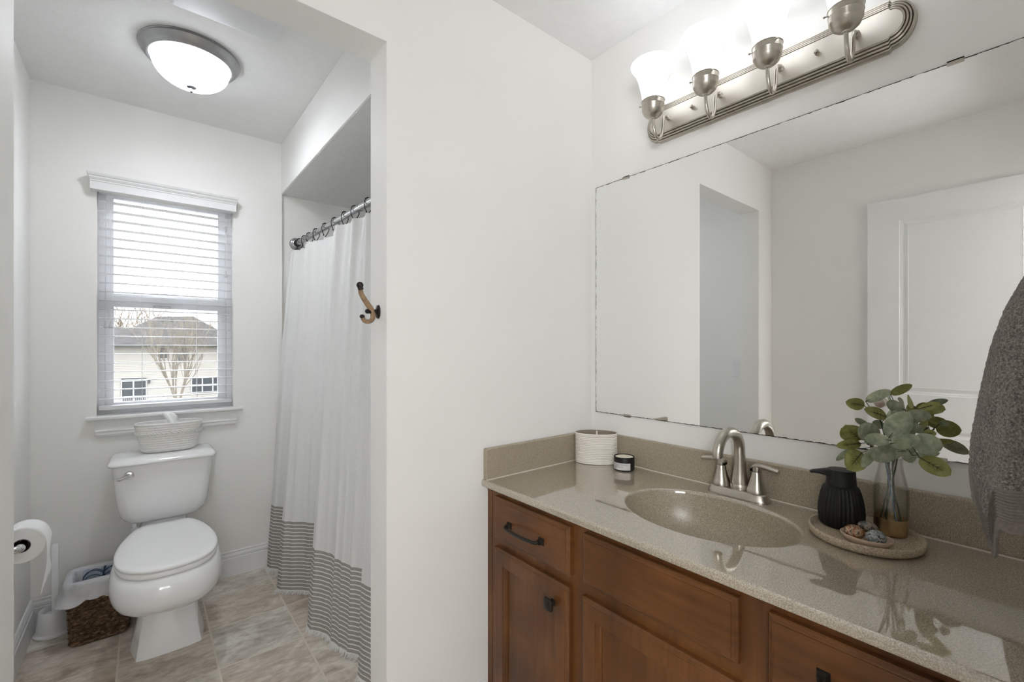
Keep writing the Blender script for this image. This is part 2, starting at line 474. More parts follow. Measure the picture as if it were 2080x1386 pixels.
def towel_mat():
    m, nt, b = new_mat('grey_terry')
    v = coords(nt)
    f = noise_n(nt, v, 300, 3, 0.7)
    nt.links.new(ramp(nt, f, [(0.32, rgb(84, 79, 74)), (0.5, rgb(138, 130, 123)), (0.68, rgb(188, 179, 171))]), b.inputs['Base Color'])
    setin(b, rough=1.0, spec=0.05, sheen=0.3)
    bump(nt, b, f, 1.0, 0.006)
    return m
M['towel'] = towel_mat()
M['towel_band'] = pm('grey_towel_band', (138, 131, 125), 0.95, 0.06, 200, spec=0.1, bumps=(500, 0.4, 0.001))
def tray_mat():
    m, nt, b = new_mat('sandy_stone_tray')
    v = coords(nt); f = noise_n(nt, v, 330, 3, 0.7)
    nt.links.new(ramp(nt, f, [(0.30, rgb(128, 112, 92)), (0.5, rgb(172, 156, 134)), (0.7, rgb(198, 184, 164))]), b.inputs['Base Color'])
    setin(b, rough=0.7, spec=0.3); bump(nt, b, f, 0.35, 0.001)
    return m
M['tray'] = tray_mat()
def pebble_mat(name, cs, sc=26):
    m, nt, b = new_mat(name)
    v = coords(nt)
    q = N(nt, 'ShaderNodeTexNoise'); q.inputs['Scale'].default_value = sc * 2.0; q.inputs['Detail'].default_value = 5; q.inputs['Distortion'].default_value = 1.6
    nt.links.new(v, q.inputs['Vector']); f = q.outputs['Fac']
    nt.links.new(ramp(nt, f, [(0.36, rgb(*cs[0])), (0.46, rgb(*cs[1])), (0.54, rgb(*cs[2])), (0.62, rgb(*cs[3]))]), b.inputs['Base Color'])
    setin(b, rough=0.18, spec=0.5)
    return m
M['pebble_brown'] = pebble_mat('polished_brown_pebble', [(120, 76, 46), (150, 108, 76), (176, 150, 124), (92, 70, 54)], 34)
M['pebble_dark'] = pebble_mat('polished_dark_pebble', [(60, 58, 56), (92, 88, 82), (128, 118, 104), (150, 124, 96)], 40)
M['pebble_blue'] = pebble_mat('polished_blue_grey_pebble', [(92, 98, 102), (130, 136, 138), (176, 178, 174), (74, 66, 58)], 38)
M['rope_brown'] = pm('rope_wrapped_hook', (142, 116, 88), 0.6, 0.18, 90)
M['clay'] = pm('pale_clay_dish', (186, 164, 142), 0.6, 0.04, 60)

# ================================================================== the setting
XM = 1.405          # mirror wall
YD0, YD1 = 1.207, 1.322   # dividing wall faces
XL, XLV = -0.383, -0.402  # left wall of the toilet room / of the vanity room
YW = 2.83           # window wall
YE = -0.05          # entry wall
CZ = 2.393          # ceiling
HZ = 2.094          # head of the opening
SZ = 2.109          # tub alcove ceiling
XS = 0.607          # face of the soffit
OX0, OX1 = -0.2015, 0.530

struct('floor', MB().box(-0.55, 1.55, -0.17, 3.0, -0.08, 0.0), M['tile'], smooth=0)
struct('floor_hall', MB().box(-1.3, 1.55, -2.3, -0.17, -0.08, 0.0), M['hall_floor'], smooth=0)
struct('ceiling', MB().box(-0.55, 1.55, -0.17, 3.0, CZ, CZ + 0.08), M['ceiling'], smooth=0)
struct('ceiling_hall', MB().box(-1.3, 1.55, -2.3, -0.17, CZ, CZ + 0.08), M['ceiling'], smooth=0)
# window wall with its opening
WX0, WX1, WZ0, WZ1 = -0.172, 0.372, 0.9095, 2.0
b = MB()
b.box(-0.55, WX0, YW, 2.97, 0, CZ).box(WX1, 0.612, YW, 2.97, 0, CZ)
b.box(WX0, WX1, YW, 2.97, 0, WZ0 - 0.018).box(WX0, WX1, YW, 2.97, WZ1, CZ)
struct('wall_back', b, M['wall'], smooth=0)
struct('wall_alcove_back', MB().box(0.612, 1.55, 2.852, 2.97, 0, SZ), M['wall'], smooth=0)
struct('wall_alcove_right', MB().box(1.37, 1.55, YD1, 2.852, 0, SZ), M['wall'], smooth=0)
struct('wall_soffit', MB().box(XS, 1.55, YD1, 2.97, SZ, CZ), M['wall'], smooth=0, bevel=0.004)
M_soffit_under = MB().box(XS + 0.006, 1.37, YD1, 2.852, SZ - 0.0015, SZ + 0.001)
struct('ceiling_alcove', M_soffit_under, M['ceiling'], smooth=0)
struct('wall_left', MB().box(-0.55, XL, YD1, YW, 0, CZ), M['wall'], smooth=0)
struct('wall_left_vanity', MB().box(-0.55, XLV, YE, YD0, 0, CZ), M['wall'], smooth=0)
b = MB()
b.box(-0.55, OX0, YD0, YD1, 0, CZ).box(OX1, 1.55, YD0, YD1, 0, CZ).box(OX0, OX1, YD0, YD1, HZ, CZ)
struct('wall_middle', b, M['wall'], smooth=0)
struct('wall_right', MB().box(XM, 1.55, -0.17, YD0, 0, CZ), M['wall'], smooth=0)
DX0, DX1, DZ = -0.375, 0.40, 2.05
b = MB()
b.box(-0.55, DX0, -0.17, YE, 0, CZ).box(DX1, XM, -0.17, YE, 0, CZ).box(DX0, DX1, -0.17, YE, DZ, CZ)
struct('wall_front', b, M['wall'], smooth=0)
struct('wall_hall_left', MB().box(-1.4, -1.3, -2.3, -0.17, 0, CZ), M['wall'], smooth=0)
struct('wall_hall_right', MB().box(1.45, 1.55, -2.3, -0.17, 0, CZ), M['wall'], smooth=0)
struct('wall_hall_back', MB().box(-1.4, 1.55, -2.4, -2.3, 0, CZ), M['wall'], smooth=0)
struct('wall_hall_front', MB().box(-1.3, -0.55, -0.17, -0.10, 0, CZ), M['wall'], smooth=0)

hlx, hly, hlz = HALL_FILL_AT
hlt = thing('fill_globe', 'unseen white globe on a stand, added as fill light in the hall', 'fill light', (hlx, hly, 0))
obj('globe', MB().ball(HALL_FILL_AT, HALL_FILL_R, 40, 24), M['globe_fill'], hlt, smooth=80)  # added glowing sphere, evens out the light through the doorway
obj('stand', MB().lathe([(.001, .0), (.15, .0), (.15, .012), (.02, .02), (.010, .03), (.010, hlz - HALL_FILL_R + .01), (.001, hlz - HALL_FILL_R + .01)], (hlx, hly, 0), 28), M['black_metal'], hlt)

# baseboards: two-step profile (depth, height)
BP = [(0, 0), (0.014, 0), (0.014, 0.094), (0.009, 0.098), (0.012, 0.103), (0.0115, 0.112), (0.006, 0.121), (0.0075, 0.127), (0.004, 0.132), (0, 0.132)]
def base_x(name, y, sgn, x0, x1):
    struct(name, MB().prism(BP, lambda p, a: (a, y + sgn * p[0], p[1]), x0, x1), M['trim'], smooth=0)
def base_y(name, x, sgn, y0, y1):
    struct(name, MB().prism(BP, lambda p, a: (x + sgn * p[0], a, p[1]), y0, y1), M['trim'], smooth=0)
base_x('baseboard_back', YW, -1, XL, 0.612)
base_y('baseboard_left', XL, 1, YD1, YW)
base_y('baseboard_left_vanity', XLV, 1, YE, YD0)
base_x('baseboard_middle', YD0, -1, OX1, 0.872)
base_y('baseboard_jamb', OX1, -1, YD0 - 0.013, YD1)
base_x('baseboard_front', YE, 1, 0.47, 0.872)

# window trim: stool, apron, and the valance over the blind
b = MB().prism([(2.795, 0.8925), (2.793, 0.897), (2.793, 0.905), (2.796, 0.9095), (2.90, 0.9095), (2.90, 0.8925)], lambda p, a: (a, p[0], p[1]), -0.2073, 0.4105)
struct('trim_1', b, M['trim'], smooth=0)
poly = [(2.83, 0.8925), (2.812, 0.8925), (2.812, 0.845), (2.809, 0.838), (2.814, 0.833), (2.813, 0.822), (2.819, 0.811), (2.83, 0.811)]
b = MB(); n = len(poly)
ins = [0, 0, 0.004, 0.006, 0.006, 0.007, 0.008, 0.008]
b.v = [(-0.1808 + ins[i], p[0], p[1]) for i, p in enumerate(poly)] + [(0.3885 - ins[i], p[0], p[1]) for i, p in enumerate(poly)]
b.f = [(i, (i + 1) % n, n + (i + 1) % n, n + i) for i in range(n)] + [tuple(range(n))[::-1], tuple(range(n, 2 * n))]
struct('trim_2', b, M['trim'], smooth=0)

# window_1: vinyl single hung sash window
w = struct_root('window_1', (0.1, 2.93, WZ0))
def frame4(b, x0, x1, z0, z1, y0, y1, l, r, bo, to):
    b.box(x0, x0 + l, y0, y1, z0, z1).box(x1 - r, x1, y0, y1, z0, z1)
    b.box(x0 + l, x1 - r, y0, y1, z0, z0 + bo).box(x0 + l, x1 - r, y0, y1, z1 - to, z1)
    return b
struct('frame', frame4(MB(), WX0, WX1, WZ0, WZ1, 2.892, 2.965, 0.026, 0.026, 0.02, 0.02), M['vinyl'], w, bevel=0.002)
us = struct('upper_sash', frame4(MB(), -0.146, 0.346, 1.452, 1.98, 2.925, 2.95, 0.030, 0.034, 0.041, 0.026), M['vinyl'], w, bevel=0.002)
struct('pane', MB().box(-0.117, 0.313, 2.938, 2.941, 1.492, 1.956), M['pane'], us, smooth=0)
ls = struct('lower_sash', frame4(MB(), -0.146, 0.346, 0.9295, 1.480, 2.898, 2.922, 0.032, 0.038, 0.0325, 0.055), M['vinyl'], w, bevel=0.002)
struct('pane', MB().box(-0.115, 0.309, 2.910, 2.913, 0.961, 1.426), M['pane'], ls, smooth=0)
struct('sash_lock', MB().box(0.035, 0.105, 2.884, 2.898, 1.426, 1.436), M['grey_metal'], w, bevel=0.002)
struct('lift_rail', MB().box(0.03, 0.13, 2.886, 2.90, 1.494, 1.500), M['vinyl'], w, bevel=0.001)

# window_blind: its valance, slats, cords
bl = thing('window_blind', 'white horizontal slat blind with moulded valance hanging in the window', 'blind', (0.1, 2.86, 0.93))
vp = [(2.829, 1.951), (2.784, 1.951), (2.782, 1.985), (2.779, 1.988), (2.781, 1.992), (2.776, 1.997), (2.772, 2.003), (2.774, 2.007), (2.768, 2.012), (2.764, 2.021), (2.829, 2.021)]
b = MB(); n = len(vp)
ins = [0.004 + (p[0] - 2.764) * 0.35 if i < n - 2 else 0 for i, p in enumerate(vp)]
ins[0] = ins[1]; ins[-1] = 0
b.v = [(-0.2015 + ins[i], p[0], p[1]) for i, p in enumerate(vp)] + [(0.3895 - ins[i], p[0], p[1]) for i, p in enumerate(vp)]
b.f = [(i, (i + 1) % n, n + (i + 1) % n, n + i) for i in range(n)] + [tuple(range(n))[::-1], tuple(range(n, 2 * n))]
obj('valance', b, M['trim'], bl, smooth=0)
obj('headrail', MB().box(-0.168, 0.368, 2.836, 2.888, 1.968, 1.998), M['blind'], bl, bevel=0.002)
b = MB()
for k in range(24):
    z = 1.958 - k * 0.04235
    # a slat: gently crowned strip 50 mm deep
    prof = [(2.837, z - 0.0013), (2.850, z), (2.862, z + 0.0005), (2.874, z), (2.887, z - 0.0013), (2.887, z + 0.0012), (2.874, z + 0.0025), (2.862, z + 0.003), (2.850, z + 0.0025), (2.837, z + 0.0012)]
    b.prism(prof, lambda p, a: (a, p[0], p[1]), -0.1645, 0.3665)
obj('slats', b, M['blind'], bl, smooth=0)
obj('bottom_rail', MB().box(-0.1645, 0.3665, 2.838, 2.888, 0.9325, 0.951), M['blind'], bl, bevel=0.002)
for x in (-0.009, 0.212):
    b = MB()
    for y in (2.8362, 2.888):
        b.tube([(x, y, 1.97), (x, y, 1.45), (x, y, 0.945)], 0.0009, 5)
    lc = obj('ladder_cord', b, M['cord'], bl)
    obj('cord_plug', MB().lathe([(0.001, 0.929), (0.007, 0.931), (0.007, 0.9335), (0.001, 0.934)], (x, 2.852, 0), 12), M['blind'], lc)
def tassel(x, y, zt, zb, nm):
    c = obj(nm, MB().tube([(x, y, zt), (x, y, zb + 0.03)], 0.0009, 5), M['cord'], bl)
    obj('tassel', MB().lathe([(0.001, zb + 0.034), (0.0035, zb + 0.033), (0.004, zb + 0.026), (0.0035, zb + 0.022), (0.007, zb + 0.014), (0.009, zb + 0.006), (0.007, zb + 0.001), (0.001, zb)], (x, y, 0), 14), M['tassel'], c)
tassel(-0.139, 2.829, 1.97, 1.318, 'tilt_cord')
tassel(-0.122, 2.829, 1.97, 1.318, 'tilt_cord')
tassel(0.337, 2.829, 1.97, 1.602, 'lift_cord')
obj('cord_joiner', MB().lathe([(0.001, 1.875), (0.004, 1.874), (0.0045, 1.85), (0.004, 1.845), (0.001, 1.844)], (0.337, 2.829, 0), 12), M['tassel'], bl)

# door_1: the entry door standing open against the left wall (seen in the mirror)
d = struct_root('door_1', (-0.3775, YE, 0.01))
def panel_door(x_in, x_out, y0, y1, z0, z1, panels):
    """slab with sunk bevelled panels on the +X face"""
    b = MB()
    ys = sorted({y0, y1} | {p[i] for p in panels for i in (0, 1)})
    zs = sorted({z0, z1} | {p[i] for p in panels for i in (2, 3)})
    for i in range(len(ys) - 1):
        for k in range(len(zs) - 1):
            a, c, e, g = ys[i], ys[i + 1], zs[k], zs[k + 1]
            hit = any(abs(a - p[0]) < 1e-6 and abs(c - p[1]) < 1e-6 and e >= p[2] - 1e-6 and g <= p[3] + 1e-6 for p in panels)
            if hit: continue
            b.add([(x_in, a, e), (x_in, c, e), (x_in, c, g), (x_in, a, g)], [(0, 1, 2, 3)])
    for (a, c, e, g) in panels:
        steps = [(0, 0), (0.004, -0.004), (0.009, -0.004), (0.013, -0.009), (0.019, -0.010), (0.036, -0.003), (0.038, -0.0045)]
        rings = [[(x_in + dx, a + o, e + o), (x_in + dx, c - o, e + o), (x_in + dx, c - o, g - o), (x_in + dx, a + o, g - o)] for o, dx in steps]
        b.loft(rings, False, True)
    b.add([(x_out, y0, z0), (x_out, y1, z0), (x_out, y1, z1), (x_out, y0, z1), (x_in, y0, z0), (x_in, y1, z0), (x_in, y1, z1), (x_in, y0, z1)],
          [(0, 3, 2, 1), (0, 1, 5, 4), (1, 2, 6, 5), (2, 3, 7, 6), (3, 0, 4, 7)])
    return b
struct('slab', panel_door(-0.360, -0.395, -0.045, 0.690, 0.012, 2.035, [(0.075, 0.553, 0.978, 1.918), (0.075, 0.553, 0.22, 0.80)]), M['trim'], d, smooth=0)
kn = struct('knob', MB().lathe([(0.026, 0.0), (0.026, 0.005), (0.012, 0.008), (0.010, 0.028), (0.024, 0.038), (0.028, 0.050), (0.024, 0.060), (0.001, 0.063)], (-0.360, 0.625, 0.925), 24, ax=Matrix.Rotation(PI / 2, 3, 'Y')), M['nickel'], d)
for z in (0.25, 1.05, 1.85):
    struct('hinge', MB().tube([(-0.357, -0.047, z - 0.045), (-0.357, -0.047, z + 0.045)], 0.006, 10), M['nickel'], d)
# door casing on the entry wall
b = MB().box(DX0 - 0.02, DX0, -0.17, YE - 0.001, 0, DZ).box(DX1, DX1 + 0.065, YE - 0.001, YE + 0.014, 0, DZ + 0.065).box(DX0 - 0.02, DX1, YE - 0.001, YE + 0.014, DZ, DZ + 0.065)
struct('trim_3', b, M['trim'], smooth=0)

# exhaust fan cover on the toilet room ceiling
ef = thing('exhaust_fan', 'smooth white square fan cover on the ceiling in front of the domed light', 'fan', (0.225, 1.73, CZ))
def rrect(x0, x1, y0, y1, z, r=0.01, n=5):
    out = []
    for cx, cy, a0 in ((x1 - r, y1 - r, 0), (x0 + r, y1 - r, PI / 2), (x0 + r, y0 + r, PI), (x1 - r, y0 + r, 1.5 * PI)):
        for k in range(n + 1):
            a = a0 + PI / 2 * k / n
            out.append((cx + r * math.cos(a), cy + r * math.sin(a), z))
    return out
obj('cover', MB().loft([rrect(0.07, 0.38, 1.575, 1.885, CZ - 0.006, 0.008), rrect(0.066, 0.384, 1.571, 1.889, CZ - 0.012, 0.01), rrect(0.075, 0.375, 1.58, 1.88, CZ - 0.018, 0.012)]), M['white_plastic'], ef, smooth=30)
obj('housing', MB().box(0.09, 0.36, 1.595, 1.865, CZ - 0.008, CZ), M['black'], ef)

# ================================================================== toilet
TX = 0.0735
to = thing('toilet', 'white two-piece toilet with closed lid under the window', 'toilet', (TX, 2.45, 0))
def tank_ring(z, hw, yf, yb, r, crown=0.006):
    ring = rrect(TX - hw, TX + hw, yf, yb, z, r, 7)
    return [(x, y - (crown * (1 - ((x - TX) / hw) ** 2) if y < (yf + yb) / 2 else 0), z) for x, y, z in ring]
obj('tank', MB().loft([tank_ring(.425, .085, 2.68, 2.77, .03), tank_ring(.430, .118, 2.648, 2.79, .04), tank_ring(.445, .142, 2.628, 2.80, .045), tank_ring(.47, .158, 2.616, 2.80, .045),
    tank_ring(.51, .167, 2.610, 2.80, .04), tank_ring(.58, .174, 2.606, 2.80, .035), tank_ring(.712, .1845, 2.602, 2.80, .03)]), M['porcelain'], to, smooth=60)
obj('tank_lid', MB().loft([tank_ring(.704, .188, 2.594, 2.80, .03), tank_ring(.705, .196, 2.586, 2.806, .035), tank_ring(.711, .1985, 2.583, 2.81, .035), tank_ring(.718, .197, 2.586, 2.81, .035),
    tank_ring(.729, .188, 2.60, 2.80, .035), tank_ring(.735, .178, 2.612, 2.79, .035), tank_ring(.738, .160, 2.635, 2.775, .03)]), M['porcelain'], to, smooth=60)
# flush lever
lv = MB()
lv.lathe([(0.001, -0.003), (0.017, -0.002), (0.018, 0.004), (0.015, 0.009), (0.001, 0.011)], (-0.052, 2.600, 0.664), 20, ax=Matrix.Rotation(PI / 2, 3, 'X'))
lv.tube(smooth_path([(-0.050, 2.584, 0.664), (-0.066, 2.578, 0.660), (-0.082, 2.576, 0.655), (-0.099, 2.575, 0.657)], 5), [0.009, .009, .009, .009, .0085, .0083, .008, .0075, .007, .0068, .0065, .006, .0055, .005, .004, .002], 10)
obj('flush_lever', lv, M['chrome'], to)

def egg(pts, z, ins=0.0, n=9):
    """closed outline from half-width control points (hw, y) rear to front"""
    half = smooth_path([(hw, y, 0) for hw, y in pts], n)
    cy = sum(y for _, y in pts) / len(pts)
    R = [(TX + max(0.0, p[0]), p[1], z) for p in half]
    L = [(TX - max(0.0, p[0]), p[1], z) for p in reversed(half[1:-1])]
    ring = R + L
    if ins:
        out = []
        for x, y, z in ring:
            v = Vector((x - TX, y - 2.31, 0)); l = v.length
            v *= max(0.02, (l - ins) / l)
            out.append((TX + v.x, 2.31 + v.y, z))
        ring = out
    return ring
LID = [(0.0, 2.577), (0.060, 2.577), (0.090, 2.572), (0.118, 2.52), (0.145, 2.43), (0.160, 2.34), (0.164, 2.26), (0.157, 2.18), (0.136, 2.115), (0.098, 2.068), (0.05, 2.046), (0.0, 2.040)]
obj('lid', MB().loft([egg(LID, .4215, .006), egg(LID, .424, .001), egg(LID, .430, 0), egg(LID, .4345, .004), egg(LID, .4375, .012), egg(LID, .439, .04), egg(LID, .4395, .09)]), M['seat'], to, smooth=60)
obj('seat', MB().loft([egg(LID, .399, .010), egg(LID, .402, .003), egg(LID, .411, .001), egg(LID, .417, .003), egg(LID, .4205, .009)]), M['seat'], to, smooth=60)
for s in (-1, 1):
    obj('hinge', MB().tube([(TX + s * .055 - .018, 2.583, .424), (TX + s * .055 + .018, 2.583, .424)], .009, 12), M['seat'], to)
RIM = [(0.0, 2.66), (0.07, 2.66), (0.105, 2.64), (0.125, 2.56), (0.150, 2.44), (0.164, 2.34), (0.168, 2.26), (0.161, 2.18), (0.140, 2.11), (0.100, 2.06), (0.05, 2.038), (0.0, 2.032)]
def bowl_ring(z, s, sy=None, dy=0.0, cy=2.36):
    sy = s if sy is None else sy
    return [(TX + (x - TX) * s, cy + (y - cy) * sy + dy, zz) for x, y, zz in egg(RIM, z)]
obj('bowl', MB().loft([bowl_ring(.398, .90), bowl_ring(.399, .97), bowl_ring(.393, 1.0), bowl_ring(.375, 1.035), bowl_ring(.35, 1.06), bowl_ring(.325, 1.062), bowl_ring(.30, 1.035), bowl_ring(.275, .975, .96),
    bowl_ring(.255, .89, .87, .005), bowl_ring(.238, .79, .76, .012), bowl_ring(.222, .66, .62, .022), bowl_ring(.212, .52, .48, .03), bowl_ring(.206, .3, .3, .03)]), M['porcelain'], to, smooth=70)
obj('trapway', MB().loft([rrect(TX - .07, TX + .07, 2.66, 2.79, .426, .03), rrect(TX - .085, TX + .085, 2.62, 2.79, .40, .04), rrect(TX - .095, TX + .095, 2.56, 2.79, .37, .05), rrect(TX - .075, TX + .075, 2.50, 2.74, .26, .05), rrect(TX - .065, TX + .065, 2.48, 2.70, .20, .05)]), M['porcelain'], to, smooth=60)
def ped(z, hwf, hws, yf, ych, yb, cx=TX + .006):
    pts = [(hwf * .0, yf - .008), (hwf * .55, yf - .006), (hwf * .92, yf), (hwf, yf + .004), (hws * .96 + hwf * .04, ych - .015), (hws, ych), (hws * .99, ych + .03), (hws * .96, (ych + yb) / 2), (hws * .85, yb - .01), (hws * .6, yb), (0, yb + .004)]
    return [(cx + a, y, z) for a, y in pts] + [(cx - a, y, z) for a, y in reversed(pts[1:-1])]
obj('pedestal', MB().loft([ped(0, .106, .125, 2.279, 2.40, 2.66), ped(.02, .103, .122, 2.283, 2.402, 2.66), ped(.06, .097, .113, 2.292, 2.398, 2.65), ped(.12, .089, .102, 2.306, 2.392, 2.64), ped(.18, .082, .095, 2.323, 2.390, 2.63), ped(.235, .079, .092, 2.338, 2.392, 2.63)]), M['porcelain'], to, smooth=50)
obj('tank_bolt', MB().tube([(-0.035, 2.66, .43), (-0.035, 2.66, .40)], .009, 10).tube([(-0.035, 2.66, .412), (-0.035, 2.66, .404)], .014, 8), M['white_plastic'], to)

# tissue basket on the tank lid
BZ = 0.739
tb = thing('tissue_basket', 'oval white coiled rope basket on the toilet tank lid', 'basket', (0.092, 2.69, BZ))
def stadium(cx, cy, hw, hd, z, n=40, e=2.6):
    out = []
    for i in range(n):
        a = 2 * PI * i / n
        c, s = math.cos(a), math.sin(a)
        out.append((cx + hw * math.copysign(abs(c) ** (2 / e), c), cy + hd * math.copysign(abs(s) ** (2 / e), s), z))
    return out
rings = []
H = 0.136
for k in range(0, 97):
    t = k / 96
    rp = 0.0016 * abs(math.sin(PI * t * 13))
    ed = 0.016 * max(0, 1 - t / 0.09) ** 2
    rings.append(stadium(0.092, 2.69, 0.100 + 0.031 * t ** 0.9 - ed + rp, 0.053 + 0.012 * t - ed * .7 + rp, BZ + H * t, 64))
top = BZ + H
rings += [stadium(0.092, 2.69, .127, .061, top + .002, 64), stadium(0.092, 2.69, .123, .057, top, 64), stadium(0.092, 2.69, .118, .053, top - .04, 64), stadium(0.092, 2.69, .108, .048, BZ + .012, 64)]
obj('body', MB().loft(rings), M['rope'], tb, smooth=50)
b = MB()
zb = BZ + H * 0.66
for side in (0, 1):
    for k in range(60):
        a0 = 2 * PI * (k + side * .5) / 60
        def sp(a, z):
            c, s = math.cos(a), math.sin(a); e = 2 / 2.6
            return (0.092 + (0.126) * math.copysign(abs(c) ** e, c), 2.69 + .0645 * math.copysign(abs(s) ** e, s), z)
        p0 = sp(a0 - .05, zb + (0.006 if side else -0.006)); p1 = sp(a0 + .05, zb)
        b.tube([p0, [(p0[i] + p1[i]) / 2 for i in range(3)], p1], [.0018, .0032, .0018], 6)
obj('braid', b, M['rope'], tb)
tx = thing('tissue_box', 'box of tissues with one pulled up inside the white rope basket', 'tissues', (0.092, 2.69, BZ + .013))
obj('carton', MB().box(0.015, 0.169, 2.657, 2.723, BZ + .0135, BZ + .108), M['pale_blue'], tx, bevel=.003)
b = MB(); rings = []
prof = [(.000, .030, .014, 0), (.012, .022, .010, .002), (.024, .017, .011, .003), (.04, .020, .012, -.002), (.055, .025, .012, -.008), (.068, .020, .008, -.016), (.073, .010, .004, -.021)]
for h, rx, ry, dx in prof:
    ring = []
    for i in range(28):
        a = 2 * PI * i / 28
        w = 1 + .22 * math.sin(3 * a + h * 40) + .12 * math.sin(5 * a - h * 30)
        ring.append((0.102 + dx + rx * w * math.cos(a), 2.685 + ry * w * math.sin(a), BZ + .106 + h + .006 * math.sin(2 * a + .6) * (h / .07)))
    rings.append(ring)
obj('tissue', b.loft(rings, True, True), M['paper'], tx, smooth=70)
obj('tissue_collar', MB().loft([stadium(.088, 2.685, .035 + .004 * k, .017, BZ + .1085 + .006 * k, 24) for k in range(2)], True, True), M['paper'], tx)

# waste basket
WBX0, WBX1, WBY0, WBY1, WBH = -0.238, -0.054, 2.553, 2.706, 0.258
wb = thing('waste_basket', 'dark woven wicker waste basket beside the toilet', 'bin', ((WBX0 + WBX1) / 2, (WBY0 + WBY1) / 2, 0))
def wb_ring(z, out=0.0, n=132, r=.03, wave=None):
    t = z / WBH; g = 0.010 * t
    base = rrect(WBX0 - g, WBX1 + g, WBY0 - g, WBY1 + g, z, r, 32)
    # resample evenly
    P = [Vector(p) for p in base]; L = [0]
    for i in range(len(P)): L.append(L[-1] + (P[(i + 1) % len(P)] - P[i]).length)
    res = []; k = 0
    cen = Vector(((WBX0 + WBX1) / 2, (WBY0 + WBY1) / 2, z))
    for i in range(n):
        s = L[-1] * i / n
        while L[k + 1] < s: k += 1
        q = P[k].lerp(P[(k + 1) % len(P)], (s - L[k]) / max(1e-9, L[k + 1] - L[k]))
        nx = P[(k + 1) % len(P)] - P[k]; nrm = Vector((nx.y, -nx.x, 0)).normalized()
        if nrm.dot(q - cen) < 0: nrm = -nrm
        dd = out + (wave(i / n) if wave else 0)
        res.append(q + nrm * dd)
    return res
rows = 13; rings = []
for k in range(rows * 6 + 1):
    z = WBH * k / (rows * 6)
    row = min(rows - 1, int(k / 6)); fr = (k / 6) - row
    def wv(u, row=row, fr=fr):
        w = math.sin(PI * (u * 26 + (row % 2) * 0.5 * 1.0)) ** 2
        return (0.0125 * abs(math.sin(PI * fr)) ** .6) * (0.12 + 0.88 * w ** .7) - 0.0075 + .0011 * math.sin(u * 420 + row * 2.1 + 5 * fr)
    rings.append(wb_ring(z, 0, 264, wave=wv))
rings += [wb_ring(WBH, -.012, 264), wb_ring(WBH - .06, -.012, 264), wb_ring(.02, -.014, 264)]
obj('weave', MB().loft(rings), M['wicker'], wb, smooth=60)
foot = [wb_ring(0.002, .001), wb_ring(.008, .005), wb_ring(.016, .002)]
obj('foot_band', MB().loft(foot, True, True), M['wicker'], wb, smooth=60)
# bag folded over its rim
bg_ = thing('bin_liner', 'white plastic bag folded over the rim of the wicker basket', 'bag', ((WBX0 + WBX1) / 2, (WBY0 + WBY1) / 2, WBH))
def nz(u, f, s): return noise.noise(Vector((math.cos(2 * PI * u) * f, math.sin(2 * PI * u) * f, s)))
def skirt(u): # how far down the fold hangs; longest at the left front corner
    return 0.078 + 0.03 * nz(u, 1.1, 3.0) + 0.016 * nz(u, 4, 8)
rings = []
for t in (0, .3, .6, 1.0):
    rings.append([Vector((p.x, p.y, p.z - .11 * (1 - t))) for p in wb_ring(WBH, -.020 - .014 * (1 - t), 132, wave=lambda u, t=t: .004 * nz(u, 5, t * 3))])
rings.append([Vector((p.x, p.y, WBH + .008)) for p in wb_ring(WBH, -.010, 132, wave=lambda u: .003 * nz(u, 7, 1))])
rings.append([Vector((p.x, p.y, WBH + .007)) for p in wb_ring(WBH, .006, 132, wave=lambda u: .003 * nz(u, 7, 2))])
for j in range(1, 8):
    t = j / 7
    ring = wb_ring(WBH, .011 + .006 * t, 132, wave=lambda u, t=t: (.005 + .009 * t) * nz(u, 6, 5 + t * 1.5) + .012 * t * t * max(0, math.cos(2 * PI * (u - .46))))
    rings.append([Vector((min(p.x, -.037), p.y, WBH + .004 - skirt(i / 132) * t)) for i, p in enumerate(ring)])
o = obj('bag', MB().loft(rings, False, False), M['liner'], bg_, smooth=70)
# the printed bag pushed inside against the back
pb = thing('printed_bag', 'pale blue plastic bag with dark blue leaf print inside the bin', 'bag', (-0.12, 2.664, WBH - .06))
obj('sheet', MB().loft([[(-.205 + .14 * k / 16, 2.668 + .004 * math.sin(k * 1.3 + j), WBH - .105 + .108 * j / 6 + .005 * math.sin(k * .9) * (j == 6)) for k in range(17)] for j in range(7)], False, False, closed=False), M['pale_blue'], pb, smooth=70)
b = MB()
def prt(pts, r): b.tube([(x, 2.661, z) for x, z in pts], r, 6, flat=1.0)
zc = WBH - .040
for cx, s in ((-.168, 1), (-.105, 1)):
    prt([(cx + .035, zc + .05), (cx + .03, zc + .02), (cx + .028, zc - .04)], .0035)
    for k in range(5):
        z0 = zc + .035 - k * .019
        prt([(p.x, p.z) for p in smooth_path([(cx + .029, 0, z0 - .012), (cx + .005, 0, z0 + .004), (cx - .02, 0, z0 + .003), (cx - .036, 0, z0 - .016)], 4)], .0018)
    prt([(p.x, p.z) for p in smooth_path([(cx + .03, 0, zc + .03), (cx, 0, zc + .045), (cx - .03, 0, zc + .025), (cx - .045, 0, zc - .02)], 5)], .0018)
obj('leaf_print', b, M['print_blue'], pb)

